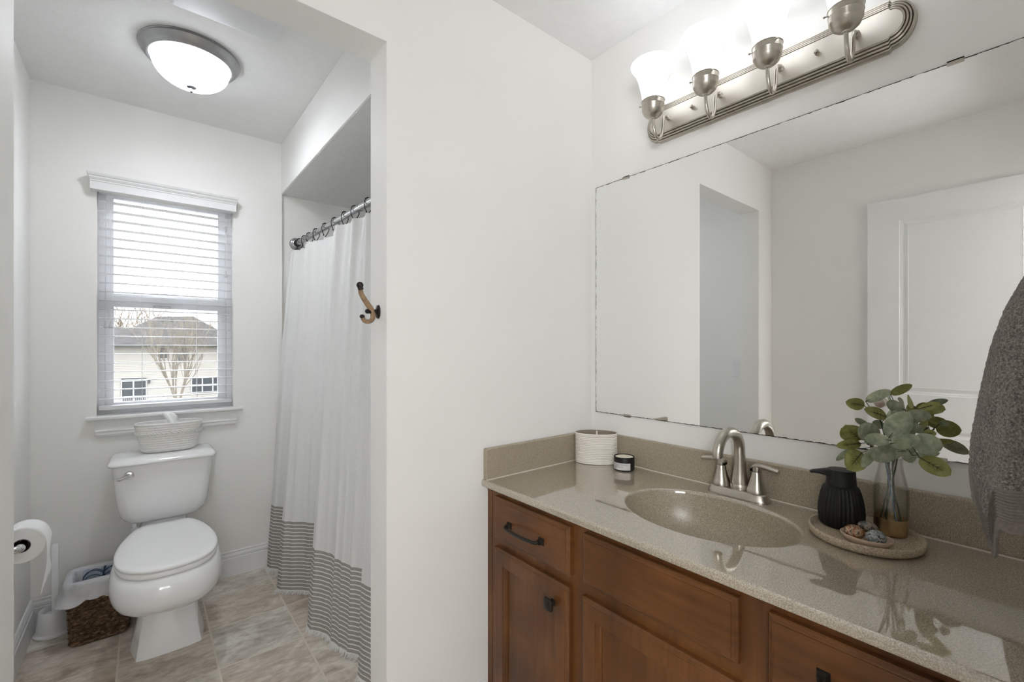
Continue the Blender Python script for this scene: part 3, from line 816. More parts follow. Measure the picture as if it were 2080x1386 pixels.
# toilet brush in its holder
bh = thing('brush_holder', 'white plastic toilet brush holder in the corner behind the basket', 'brush holder', (-0.302, 2.748, 0))
obj('cup', MB().lathe([(.001, .0005), (.062, .0005), (.064, .005), (.062, .012), (.056, .016), (.053, .05), (.0485, .100), (.0465, .104), (.0445, .102), (.049, .05), (.052, .012), (.001, .011)], (-.302, 2.748, 0), 40), M['white_plastic'], bh, smooth=50)
br = thing('toilet_brush', 'white toilet brush with square handle standing in its holder', 'brush', (-0.298, 2.752, .0125))
obj('handle', MB().loft([rrect(-.308, -.288, 2.742, 2.762, .05, .002), rrect(-.309, -.286, 2.740, 2.763, .372, .002), rrect(-.305, -.290, 2.744, 2.759, .378, .002)]), M['white_plastic'], br)
obj('bristle_head', MB().lathe([(.001, .0135), (.03, .016), (.036, .03), (.036, .07), (.03, .084), (.001, .088)], (-.298, 2.752, 0), 24), M['white_plastic'], br)

# toilet paper on its holder
ty0, ty1, txc, tz = 2.107, 2.207, -0.305, 0.591
hp = thing('paper_holder', 'chrome toilet paper holder on the left wall', 'holder', (XL, 2.07, tz))
obj('wall_plate', MB().lathe([(.001, 0), (.026, 0), (.026, .006), (.02, .01), (.001, .011)], (XL, 2.075, tz), 24, ax=Matrix.Rotation(PI / 2, 3, 'Y')), M['chrome'], hp)
b = MB().tube(smooth_path([(XL + .008, 2.075, tz), (-.345, 2.073, tz), (-.315, 2.078, tz), (txc, 2.092, tz), (txc, 2.12, tz)], 6), .011, 14)
b.ball((txc, 2.088, tz), .013)
obj('arm', b, M['chrome'], hp, smooth=60)
obj('spindle', MB().tube([(txc, 2.10, tz), (txc, 2.225, tz)], .009, 14), M['chrome'], hp)
tp = thing('toilet_paper', 'white toilet paper roll with hanging sheet on the left wall', 'toilet paper', (txc, ty0, tz))
AXY = Matrix.Rotation(-PI / 2, 3, 'X')
def rollring(r, y, n=48): return [(txc + r * math.cos(2 * PI * i / n), y, tz + r * math.sin(2 * PI * i / n)) for i in range(n)]
obj('roll', MB().loft([rollring(.0215, ty0 + .001), rollring(.054, ty0), rollring(.0555, ty0 + .002), rollring(.0555, ty1 - .002), rollring(.054, ty1), rollring(.0215, ty1), rollring(.0215, ty0 + .001)], False, False), M['paper'], tp, smooth=40)
obj('core', MB().loft([rollring(.0212, ty0 + .0006), rollring(.0212, ty1), rollring(.0195, ty1), rollring(.0195, ty0 + .0006), rollring(.0212, ty0 + .0006)], False, False), M['card'], tp, smooth=40)
b = MB(); rings = []
for k in range(28):
    t = k / 27
    row = []
    for j in range(7):
        s = j / 6
        if k < 14:
            a = PI - PI * k / 14
            row.append((txc + .0562 * math.cos(a), ty0 + .001 + (ty1 - ty0 - .002) * s, tz + .0562 * math.sin(a)))
        else:
            q = (k - 14) / 13
            # torn edge slopes: near corner hangs lowest
            drop = (0.175 - 0.052 * s + .004 * math.sin(s * 17)) * q
            row.append((txc + .0562 - .010 * q * q * (1 - s) + .003 * math.sin(q * 5 + s * 2), ty0 + .001 + (ty1 - ty0 - .002) * s - .010 * q * q * (1 - s), tz - drop))
    rings.append(row)
o = obj('loose_sheet', b.loft(rings, False, False, closed=False), M['paper'], tp, smooth=70)
sm = o.modifiers.new('solid', 'SOLIDIFY'); sm.thickness = .0008

# light switch by the opening (seen in the mirror)
sw = thing('light_switch', 'white rocker light switch on the toilet room wall, seen in the mirror', 'switch', (XL, 1.415, 1.085))
obj('plate', MB().box(XL, XL + .006, 1.378, 1.450, 1.025, 1.145), M['white_plastic'], sw, bevel=.003)
obj('rocker', MB().add([(XL + .006, 1.398, 1.052), (XL + .006, 1.430, 1.052), (XL + .006, 1.430, 1.118), (XL + .006, 1.398, 1.118), (XL + .008, 1.399, 1.053), (XL + .008, 1.429, 1.053), (XL + .012, 1.429, 1.117), (XL + .012, 1.399, 1.117)],
    [(0, 3, 2, 1), (4, 5, 6, 7), (0, 1, 5, 4), (1, 2, 6, 5), (2, 3, 7, 6), (3, 0, 4, 7)]), M['white_plastic'], sw)

# domed ceiling light
LX, LY = 0.145, 2.19
cl = thing('ceiling_light', 'round pewter rimmed ceiling light with lit frosted glass bowl', 'ceiling light', (LX, LY, CZ))
obj('rim', MB().lathe([(.001, 0), (.166, 0), (.168, -.004), (.163, -.007), (.166, -.010), (.162, -.018), (.156, -.026), (.150, -.034), (.144, -.037), (.142, -.041), (.137, -.042), (.131, -.039), (.131, -.025), (.001, -.024)], (LX, LY, CZ), 72), M['grey_metal'], cl, smooth=50)
prof = [(.1305, -.030)] + [(.130 * math.cos(t * PI / 2) ** .85 + .0001, -.036 - .092 * math.sin(t * PI / 2)) for t in [i / 14 for i in range(14)]] + [(.006, -.128)]
obj('glass_bowl', MB().lathe(prof, (LX, LY, CZ), 64), M['bowl_glow'], cl, smooth=80)
obj('finial', MB().lathe([(.001, -.1285), (.018, -.1285), (.016, -.132), (.006, -.136), (.0045, -.142), (.006, -.146), (.004, -.150), (.001, -.151)], (LX, LY, CZ), 20), M['finial'], cl, smooth=50)

# ================================================================== shower rod, hooks, curtain
RA, RB = Vector((.690, 2.852, 1.835)), Vector((.745, 1.322, 1.835))
def rod_at(y): return RA.lerp(RB, (RA.y - y) / (RA.y - RB.y))
rd = thing('shower_rod', 'brushed steel shower curtain rod across the tub alcove', 'curtain rod', RA)
b = MB().tube([rod_at(2.845), rod_at(1.93)], .0135, 18).tube([rod_at(1.94), rod_at(1.33)], .0155, 18).tube([rod_at(1.935), rod_at(1.918)], .0168, 18)
obj('pole', b, M['rod'], rd, smooth=50)
for yy, s in ((2.852, -1), (1.322, 1)):
    p = rod_at(yy)
    ax = Matrix.Rotation(-s * PI / 2, 3, 'X')
    obj('flange', MB().lathe([(.001, 0), (.035, 0), (.036, .004), (.033, .009), (.026, .012), (.024, .022), (.018, .026), (.001, .026)], p, 32, ax=ax), M['rod'], rd, smooth=40)
    obj('rubber_collar', MB().lathe([(.001, .026), (.019, .026), (.019, .040), (.0145, .042), (.001, .042)], p, 24, ax=ax), M['black'], rd, smooth=40)

HOOKY = [2.775, 2.685, 2.599, 2.487, 2.350, 2.217, 2.092, 1.976, 1.834]
names = ['nearest the rod flange', 'second from the rod flange', 'third from the rod flange', 'fourth from the rod flange', 'middle one of the visible nine',
         'fourth from the doorway jamb', 'third from the doorway jamb', 'second from the doorway jamb', 'nearest the doorway jamb']
hook_proto = None
for i, hy in enumerate(HOOKY):
    p = rod_at(hy)
    lab = 'black curtain hook ring on the steel rod, ' + names[i]
    if hook_proto is None:
        hk = thing('curtain_hook', lab, 'curtain hook', p, 'curtain hooks along the shower rod')
        path = [(-.008, -.040), (-.013, -.030), (-.018, -.014), (-.0175, .003), (-.011, .0165), (0, .020), (.011, .0165), (.0175, .003), (.016, -.016), (.008, -.032), (.001, -.044)]
        obj('ring', MB().tube(smooth_path([(p.x + a, p.y + .002 * math.sin(k), p.z + c) for k, (a, c) in enumerate(path)], 5), .0018, 8), M['black'], hk)
        b = MB()
        for k in range(5):
            a = PI * (.25 + .125 * k)
            b.ball((p.x + (.0182) * math.cos(a), p.y, p.z + .0195 * math.sin(a)), .0034, 10, 7)
        obj('roller_beads', b, M['black'], hk)
        obj('end_ball', MB().ball((p.x - .010, p.y, p.z - .041), .0030, 10, 7).ball((p.x + .001, p.y + .003, p.z - .045), .0030, 10, 7), M['black'], hk)
        hook_proto = hk
    else:
        r = hook_proto.copy(); COL.objects.link(r); r.location = p; r.rotation_euler = (0, 0, .25 * math.sin(i * 2.3))
        r['label'] = lab; ROOT[r.name] = Vector(p)
        for ch in list(hook_proto.children):
            c = ch.copy(); COL.objects.link(c); c.parent = r

cur = thing('shower_curtain', 'white cotton shower curtain with grey white striped fringed hem', 'curtain', (.6, 2.1, 0))
botp = [(.585, 2.815), (.530, 2.785), (.527, 2.745), (.560, 2.690), (.610, 2.640), (.620, 2.590), (.560, 2.530), (.515, 2.490), (.530, 2.450), (.585, 2.400), (.632, 2.350), (.668, 2.270), (.650, 2.190),
        (.585, 2.120), (.548, 2.072), (.552, 2.025), (.590, 1.960), (.598, 1.880), (.622, 1.790), (.655, 1.720), (.640, 1.670), (.608, 1.628), (.622, 1.570), (.655, 1.500), (.615, 1.440), (.635, 1.390), (.64, 1.345)]
bp = smooth_path([(x, y, 0) for x, y in botp], 10)
# the heading carries the same folds, shallower, shifted in under the rod
def heading(p):
    xm = .585 + (2.8 - p.y) * .028
    return Vector((rod_at(p.y).x - .020 + (p.x - xm) * .34, p.y, 0))
hy2 = HOOKY + [1.70, 1.57, 1.45]
def resample(P, n):
    L = [0.0]
    for i in range(len(P) - 1): L.append(L[-1] + (P[i + 1] - P[i]).length)
    out = []; k = 0
    for i in range(n):
        s = L[-1] * i / (n - 1)
        while k < len(P) - 2 and L[k + 1] < s: k += 1
        out.append(P[k].lerp(P[k + 1], (s - L[k]) / max(1e-9, L[k + 1] - L[k])))
    return out
NC, NR = 420, 60
B_ = resample(bp, NC)
T_ = [heading(p) for p in B_]
# match by Y so that folds fall straight
ZT, ZB = 1.776, .020
rk = random.Random(5)
RIDGE = [((k + rk.uniform(.15, .85)) / 24, rk.uniform(-.012, .012), rk.uniform(.005, .010), rk.uniform(.009, .017)) for k in range(24)]
b = MB(); rows = []
for j in range(NR):
    t = j / (NR - 1)
    z = ZB + (ZT - ZB) * t
    w = t ** 1.1
    row = []
    for i in range(NC):
        p = B_[i].lerp(T_[i], w)
        dh = min(abs(p.y - h) for h in hy2)          # distance to the nearest hook
        sag = -.010 * min(1, dh / .06) ** 1.5 * t ** 10
        pl = (.016 * math.cos(PI * min(1, dh / .06)) ) * t ** 5       # soft pleat drawn in at each hook
        cr = -sum(h * math.exp(-(((i / NC) - (c + sl * t)) / wd) ** 2) for c, sl, wd, h in RIDGE) * (.28 + .72 * min(1, t * 1.6))    # narrow standing ridges of cloth
        row.append((p.x + pl + cr, p.y, z + sag))
    rows.append(row)
b.loft(rows, False, False, closed=False)
co = obj('panel', b, M['curtain'], cur, smooth=80)
uv = co.data.uv_layers.new(name='cloth')
for lp in co.data.loops:
    v = co.data.vertices[lp.vertex_index].co
    uv.data[lp.index].uv = (0.0, v.z - ZB)
# hem fringe: loose white threads
fb = MB(); rr = random.Random(3)
for i in range(0, NC - 1):
    for q in range(3):
        p = B_[i].lerp(B_[i + 1], q / 3)
        dx, dy = rr.uniform(-.013, .004), rr.uniform(-.010, .010)
        l = rr.uniform(.012, .020)
        a = (p.x, p.y, ZB + .003); m_ = (p.x + dx * .4, p.y + dy * .4, ZB - l * .5); e = (p.x + dx * 1.3, p.y + dy * 1.3, max(.0015, ZB - l))
        fb.tube([a, m_, e], [.0011, .0011, .0005], 4, cap=False)
obj('fringe', fb, M['rope'], cur, smooth=0)
# coat hook on the jamb
HY = 1.264
ch = thing('coat_hook', 'brown rope-wrapped double coat hook with dark caps on the doorway jamb', 'hook', (OX1, HY, 1.33))
path = smooth_path([(.4755, HY, 1.398), (.4795, HY, 1.380), (.494, HY, 1.357), (.5085, HY, 1.338), (.5135, HY, 1.322), (.510, HY, 1.308), (.500, HY, 1.3025), (.489, HY, 1.304), (.4825, HY, 1.313)], 7)
obj('stem', MB().tube(path, [.0062 + .0016 * math.sin(PI * min(1, k / 40)) for k in range(len(path))], 14), M['rope_brown'], ch)
obj('top_cap', MB().ball((.4750, HY, 1.4055), .0098, 18, 11).tube([(.4755, HY, 1.401), (.478, HY, 1.392)], .0078, 14), M['bronze'], ch, smooth=60)
obj('tip_cap', MB().ball((.4815, HY, 1.3165), .0075, 16, 9, (1, 1, .8)), M['bronze'], ch, smooth=60)
AXX = Matrix.Rotation(-PI / 2, 3, 'Y')
obj('wall_plate', MB().lathe([(.001, 0), (.0205, 0), (.0195, .004), (.010, .007), (.001, .007)], (OX1, HY, 1.332), 24, sx=1, sy=.72, ax=AXX), M['bronze'], ch)
obj('post', MB().tube([(OX1 - .004, HY, 1.333), (.505, HY, 1.331), (.498, HY, 1.332)], [.007, .0058, .006], 12).ball((.497, HY, 1.332), .0072, 12, 7), M['black_metal'], ch, smooth=60)

# ================================================================== vanity
va = thing('vanity_cabinet', 'stained brown wooden vanity cabinet with drawers and doors', 'cabinet', (1.13, .58, 0))
FX = .885
obj('carcass', MB().box(FX, FX + .02, -.046, 1.205, .10, .7715).box(FX + .02, XM - .002, 1.187, 1.205, .10, .7715).box(FX + .02, XM - .002, -.046, -.028, .10, .7715).box(FX + .02, XM - .002, -.028, 1.187, .10, .118).box(FX + .07, FX + .09, -.046, 1.205, 0.0, .10), M['wood_v'], va, smooth=0)
obj('filler_strip', MB().box(FX - .0015, FX + .01, 1.183, 1.206, .0, .772), M['wood_v'], va, smooth=0)
def front(y0, y1, z0, z1, kind):
    def ring(o, x): return [(x, y0 + o, z0 + o), (x, y1 - o, z0 + o), (x, y1 - o, z1 - o), (x, y0 + o, z1 - o)]
    R = [ring(0, FX), ring(0, FX - .013), ring(.0025, FX - .0155), ring(.004, FX - .0155), ring(.007, FX - .0185), ring(.0095, FX - .0193), ring(.0102, FX - .0188), ring(.0108, FX - .020)]
    if kind == 'door':
        R += [ring(.047, FX - .020), ring(.0475, FX - .0185), ring(.0505, FX - .018), ring(.055, FX - .0105), ring(.058, FX - .0085), ring(.0585, FX - .006)]
    b = MB().loft(R, True, True)
    return b
def pull(y0, y1, z, parent):
    x = FX - .020
    b = MB()
    for y in (y0, y1):
        b.loft([[(x + .0005, y - .010, z - .010), (x + .0005, y + .010, z - .010), (x + .0005, y + .010, z + .010), (x + .0005, y - .010, z + .010)],
                [(x - .003, y - .0095, z - .0095), (x - .003, y + .0095, z - .0095), (x - .003, y + .0095, z + .0095), (x - .003, y - .0095, z + .0095)],
                [(x - .007, y - .006, z - .006), (x - .007, y + .006, z - .006), (x - .007, y + .006, z + .006), (x - .007, y - .006, z + .006)],
                [(x - .016, y - .005, z - .005), (x - .016, y + .005, z - .005), (x - .016, y + .005, z + .005), (x - .016, y - .005, z + .005)]])
    b.tube(smooth_path([(x - .012, y0, z), (x - .022, y0 + .004, z), (x - .027, y0 + .018, z), (x - .030, (y0 + y1) / 2, z - .001), (x - .027, y1 - .018, z), (x - .022, y1 - .004, z), (x - .012, y1, z)], 6), .0048, 10)
    return obj('pull', b, M['bronze'], parent, smooth=40)
def knob(y, z, parent):
    x = FX - .020
    b = MB()
    b.loft([rrk(x + .0005, y, z, .008), rrk(x - .004, y, z, .0075), rrk(x - .010, y, z, .006), rrk(x - .016, y, z, .007)])
    b.loft([rrk(x - .0155, y, z, .0145), rrk(x - .017, y, z, .016), rrk(x - .022, y, z, .016), rrk(x - .0245, y, z, .0135)])
    return obj('knob', b, M['bronze'], parent, smooth=40)
def rrk(x, y, z, h):
    return [(x, y + p[0], z + p[1]) for p in rrect(-h, h, -h, h, 0, h * .35, 3)]
dw = obj('drawer', front(.822, 1.151, .621, .7515, 'slab'), M['wood_h'], va, smooth=0)
pull(.925, 1.068, .682, dw)
dr = obj('door', front(.825, 1.151, .115, .590, 'door'), M['wood_v'], va, smooth=0)
knob(.879, .531, dr)
ff = obj('false_front', front(.387, .777, .625, .752, 'slab'), M['wood_h'], va, smooth=0)
dr = obj('door', front(.387, .779, .115, .590, 'door'), M['wood_v'], va, smooth=0)
dw = obj('drawer', front(.006, .334, .621, .7505, 'slab'), M['wood_h'], va, smooth=0)
pull(.104, .247, .686, dw)
dr = obj('door', front(.006, .334, .115, .590, 'door'), M['wood_v'], va, smooth=0)
knob(.285, .531, dr)

# countertop with moulded basin and splashes
CT = .793
ct = thing('vanity_countertop', 'taupe speckled vanity countertop with moulded oval basin and backsplash', 'countertop', (1.13, .58, .772))
SCX, SCY, SBX, SAY = 1.140, .592, .165, .220
x0, x1, y0, y1 = .858, XM - .001, YE + .001, YD0 - .001
angs = sorted([2 * PI * i / 144 for i in range(144)] + [math.atan2((y - SCY), (x - SCX)) % (2 * PI) for x in (x0, x1) for y in (y0, y1)])
def ell(s, z): return [(SCX + SBX * s * math.cos(a), SCY + SAY * s * math.sin(a), z) for a in angs]
def rect(xa, z, inset=0):
    out = []
    for a in angs:
        dx, dy = SBX * math.cos(a), SAY * math.sin(a)
        c, s = math.cos(a), math.sin(a)
        t = min(((x1 - SCX) / c) if c > 1e-9 else 1e9, ((x0 - SCX) / c) if c < -1e-9 else 1e9, ((y1 - SCY) / s) if s > 1e-9 else 1e9, ((y0 - SCY) / s) if s < -1e-9 else 1e9)
        x, y = SCX + c * t, SCY + s * t
        if abs(x - x0) < 1e-6: x = xa
        out.append((x, y, z))
    return out
obj('top', MB().loft([ell(.990, CT - .009), ell(.996, CT - .0045), ell(1.006, CT - .0015), ell(1.018, CT - .0003), ell(1.03, CT), ell(1.04, CT), rect(x0 + .009, CT), rect(x0 + .0065, CT), rect(x0 + .003, CT - .0012), rect(x0 + .0008, CT - .0035), rect(x0, CT - .007), rect(x0, CT - .017),
    rect(x0 + .002, CT - .0205), rect(x0 + .005, CT - .021), rect(x0 + .06, CT - .021)], False, False), M['stone'], ct, smooth=50)
prof = [(.990, .009), (.978, .022), (.958, .044), (.925, .068), (.875, .090), (.80, .108), (.69, .122), (.54, .131), (.36, .136), (.18, .139), (.10, .140)]
ba = obj('basin', MB().loft([ell(s, CT - d) for s, d in prof], False, False), M['stone_satin'], ct, smooth=80)
obj('drain', MB().lathe([(.026, .001), (.024, .003), (.018, .003), (.016, 0), (.001, .0)], (SCX, SCY, CT - .1395), 28), M['nickel'], ba)
obj('backsplash', MB().box(1.385, XM - .001, YE + .001, YD0 - .001, CT, .896), M['stone_satin'], ct, bevel=.0045, seg=3)
obj('side_splash', MB().box(.864, 1.3845, 1.187, YD0 - .001, CT, .896), M['stone_satin'], ct, bevel=.0045, seg=3)
b = MB().tube([(1.3835, YE + .01, CT + .0005), (1.3835, 1.186, CT + .0005)], .0028, 8).tube([(.864, 1.1858, CT + .0005), (1.384, 1.1858, CT + .0005)], .0028, 8)
obj('caulk_bead', b, M['caulk'], ct)

# faucet
fc = thing('faucet', 'brushed nickel two-handle faucet with high arched spout', 'faucet', (1.352, .598, CT))
FCY = .598
def stad(x, y, hx, hy, z, n=48, e=3.2): return [(x + hx * math.copysign(abs(math.cos(a)) ** (2 / e), math.cos(a)), y + hy * math.copysign(abs(math.sin(a)) ** (2 / e), math.sin(a)), z) for a in [2 * PI * i / n for i in range(n)]]
FXC = 1.3475
obj('base_plate', MB().loft([stad(FXC, FCY, .0335, .086, CT + .0003), stad(FXC, FCY, .0335, .086, CT + .005), stad(FXC, FCY, .031, .083, CT + .009), stad(FXC, FCY, .029, .081, CT + .019), stad(FXC, FCY, .026, .078, CT + .0225), stad(FXC, FCY, .02, .072, CT + .0228)]), M['nickel'], fc, smooth=50)
sx = 1.356
arc = [(sx, FCY, CT + .022), (sx, FCY, CT + .04), (sx, FCY, CT + .075), (sx - .001, FCY, CT + .112)]
rad = [.0245, .0225, .0180, .0160]
for k in range(0, 15):
    a = PI * k / 14
    arc.append((sx - .002 - .066 * (1 - math.cos(a)), FCY, CT + .137 + .056 * math.sin(a)))
    rad.append(.0152 - .0012 * k / 14)
arc.append((sx - .134, FCY, CT + .133)); rad.append(.0138)
pp = smooth_path(arc, 3)
rr_ = []
for i in range(len(pp)):
    q = i / 3; k = min(int(q), len(rad) - 2); rr_.append(rad[k] + (rad[min(k + 1, len(rad) - 1)] - rad[k]) * (q - k))
obj('spout', MB().tube(pp, rr_, 22), M['nickel'], fc, smooth=60)
obj('spout_foot', MB().lathe([(.026, CT + .021), (.026, CT + .033), (.0245, CT + .036), (.001, CT + .036)], (sx, FCY, 0), 28), M['nickel'], fc, smooth=50)
obj('aerator', MB().lathe([(.001, 0), (.0105, 0), (.0105, .006), (.001, .006)], (sx - .134, FCY, CT + .1295), 20), M['grey_metal'], fc)
obj('lift_rod', MB().tube([(1.379, FCY - .004, CT + .02), (1.379, FCY - .004, CT + .098)], .0022, 8).ball((1.379, FCY - .004, CT + .10), .0045, 10, 7), M['nickel'], fc)
for s in (1, -1):
    hy = FCY + s * .0508
    hd = obj('handle', MB().lathe([(.0255, CT + .021), (.0255, CT + .030), (.0235, CT + .034), (.0205, CT + .046), (.0165, CT + .060), (.0135, CT + .074), (.0125, CT + .081), (.0122, CT + .0815), (.001, CT + .0815)], (FXC, hy, 0), 28), M['nickel'], fc, smooth=50)
    def cs(y, z, w, h, x=FXC): return [(x + w * math.cos(a), y, z + h * math.sin(a)) for a in [2 * PI * i / 20 for i in range(20)]]
    yy = lambda d: hy + s * d
    R = []
    for d, z, w, h, tilt in [(-.0125, .0830, .012, .0012, 0), (-.0125, .092, .0125, .004, 0), (-.006, .0965, .0125, .0062, 0), (.004, .0985, .0120, .0068, 0), (.016, .0985, .0112, .0068, 0), (.034, .0965, .0108, .0063, 0), (.052, .0935, .0105, .0060, 0), (.058, .0925, .0102, .0058, 0), (.0585, .0925, .005, .002, 0)]:
        R.append(cs(yy(d), CT + z, w, h))
    lb = MB().loft(R)
    lb.lathe([(.0124, CT + .083), (.0126, CT + .09), (.012, CT + .099), (.001, CT + .1005)], (FXC, hy, 0), 24)
    obj('lever', lb, M['nickel'], hd, smooth=60)

# ------------------------------------------------------------------ things on the counter
# ribbed holder in the corner
HC = Vector((1.3255, 1.1150, CT))
la = Vector((.644, -.765, 0)); sa = Vector((.765, .644, 0))
th = thing('toothbrush_holder', 'white ribbed oval holder in the corner of the countertop', 'holder', HC)
def oval(hw, hd, z, n=72, e=2.2):
    out = []
    for i in range(n):
        a = 2 * PI * i / n; c, s = math.cos(a), math.sin(a)
        p = HC + la * (hw * math.copysign(abs(c) ** (2 / e), c)) + sa * (hd * math.copysign(abs(s) ** (2 / e), s))
        out.append((p.x, p.y, z))
    return out
rings = []; nr = 18; HH = .1125
for k in range(nr * 6 + 1):
    t = k / (nr * 6)
    r = .0030 * abs(math.sin(PI * t * nr)) ** .7
    rings.append(oval(.0755 + r + (-.004 if k == 0 else 0), .0455 + r, CT + .0005 + HH * t))
rings.append(oval(.0762, .0462, CT + HH + .001))
obj('body', MB().loft(rings, True, False), M['ceramic'], th, smooth=60)
obj('inside', MB().loft([oval(.0762, .0462, CT + HH + .001), oval(.0745, .0445, CT + HH + .0005), oval(.0735, .0435, CT + HH - .004), oval(.0725, .0425, CT + .012)], False, True), M['taupe'], th, smooth=60)
p = HC + la * .002
b = MB(); c0 = p - sa * .0435; c1 = p + sa * .0435
b.v = [tuple(c0 - la * .003 + Vector((0, 0, .013))), tuple(c0 + la * .003 + Vector((0, 0, .013))), tuple(c1 + la * .003 + Vector((0, 0, .013))), tuple(c1 - la * .003 + Vector((0, 0, .013)))]
b.v += [(x, y, CT + HH - .002) for x, y, z in b.v]
b.f = [(0, 3, 2, 1), (4, 5, 6, 7), (0, 1, 5, 4), (1, 2, 6, 5), (2, 3, 7, 6), (3, 0, 4, 7)]
obj('divider', b, M['ceramic'], th, smooth=0)

# candle jar
CC = (1.3240, .9855)
cd = thing('candle', 'small black candle jar with white label beside the ribbed holder', 'candle', (CC[0], CC[1], CT))
obj('jar', MB().lathe([(.001, .0008), (.033, .0008), (.0352, .003), (.0356, .006), (.0356, .046), (.0348, .048), (.0335, .048), (.0325, .044), (.001, .043)], (CC[0], CC[1], CT), 40), M['black'], cd, smooth=40)
obj('wax', MB().lathe([(.0322, .0435), (.031, .0455), (.001, .0455)], (CC[0], CC[1], CT), 32), M['cream'], cd)
vd = math.atan2(-CC[1], -CC[0])   # label faces the doorway
def arcstrip(r, a0, a1, z0, z1, n=20):
    b = MB(); A = [a0 + (a1 - a0) * i / n for i in range(n + 1)]
    return b.loft([[(CC[0] + r * math.cos(a), CC[1] + r * math.sin(a), CT + z) for a in A] for z in (z0, z1)], False, False, closed=False)
lb = obj('label', arcstrip(.0360, vd - 1.5, vd + .62, .005, .029), M['label'], cd)
b = MB()
for z, a0, a1 in ((.0225, -1.25, .30), (.0178, -1.1, -.5), (.0145, -1.2, -.1), (.0108, -1.2, -.75), (.0078, -1.2, -.9)):
    n0 = len(b.v); q = arcstrip(.0362, vd + a0, vd + a1, z, z + .0011)
    b.add(q.v, q.f)
obj('print', b, M['ink'], lb)

# tray with soap dispenser, vase, pebbles
TC = (1.262, .282)
tr = thing('tray', 'round sandy stone tray on the countertop by the backsplash', 'tray', (TC[0], TC[1], CT))
obj('dish', MB().lathe([(.001, .0006), (.092, .0006), (.103, .003), (.1075, .009), (.1085, .018), (.1075, .0215), (.105, .0225), (.1025, .0215), (.1005, .015), (.097, .0105), (.090, .0095), (.001, .0095)], (TC[0], TC[1], CT), 80, sy=.98), M['tray'], tr, smooth=60)
TZ = CT + .0097
SD = (1.2880, .3320)
so = thing('soap_dispenser', 'matte black ribbed soap pump bottle on the stone tray', 'soap dispenser', (SD[0], SD[1], TZ))
rings = []
def ribring(r, z, n=288, amp=.0022): return [(SD[0] + (r - amp + amp * abs(math.cos(i * PI * 32 / n))) * math.cos(2 * PI * i / n), SD[1] + (r - amp + amp * abs(math.cos(i * PI * 32 / n))) * math.sin(2 * PI * i / n), z) for i in range(n)]
for r, z, a in [(.036, .0003, 0), (.041, .003, .0006), (.0445, .010, .0022), (.0462, .022, .0022), (.0468, .034, .0022), (.0458, .05, .0022), (.0432, .066, .0022), (.0400, .080, .0022), (.0372, .089, .0009), (.0345, .0945, .0003), (.031, .0965, 0), (.028, .0968, 0)]:
    rings.append(ribring(r, TZ + z, amp=a))
obj('bottle', MB().loft(rings), M['black'], so, smooth=35)
pu = MB().lathe([(.0305, .0965), (.0305, .103), (.0300, .1045), (.0285, .131), (.0265, .1335), (.001, .1345)], (SD[0], SD[1], TZ), 40)
obj('pump_head', pu, M['black'], so, smooth=40)
nd = Vector((-.52, .855, 0)).normalized(); nw = Vector((-nd.y, nd.x, 0))
R = []
for d, hw, zb_, zt_ in [(.010, .019, .112, .1338), (.024, .0165, .116, .1335), (.034, .0115, .1185, .1325), (.046, .0085, .121, .1305), (.058, .0068, .1215, .1285), (.0635, .0055, .121, .1262)]:
    c = Vector((SD[0], SD[1], TZ)) + nd * d
    R.append([tuple(c + nw * (hw * k1) + Vector((0, 0, z))) for k1, z in [(-1, zb_ + .002), (-.7, zb_), (.7, zb_), (1, zb_ + .002), (1, zt_ - .002), (.7, zt_), (-.7, zt_), (-1, zt_ - .002)]])
obj('nozzle', MB().loft(R), M['black'], so, smooth=50)

VC = (1.3190, .2455)
vs = thing('vase', 'clear glass bottle vase with gold base on the stone tray', 'vase', (VC[0], VC[1], TZ))
op = [(.0305, .027), (.0322, .060), (.0325, .085), (.0318, .104), (.0285, .122), (.0240, .142), (.0215, .158), (.0212, .170), (.0222, .174)]
ip = [(r - .0022, z) for r, z in reversed(op)]
obj('glass', MB().lathe(op + [(.0210, .1745)] + ip + [(.0280, .0275), (.001, .0265)], (VC[0], VC[1], TZ), 48, cap0=False, cap1=True), M['vase_glass'], vs, smooth=60)
obj('gold_base', MB().lathe([(.001, .0004), (.0265, .0004), (.0292, .003), (.0303, .010), (.0312, .027), (.0315, .038), (.0317, .039), (.0310, .039), (.0303, .027), (.001, .0262)], (VC[0], VC[1], TZ), 48), M['gold'], vs, smooth=50)

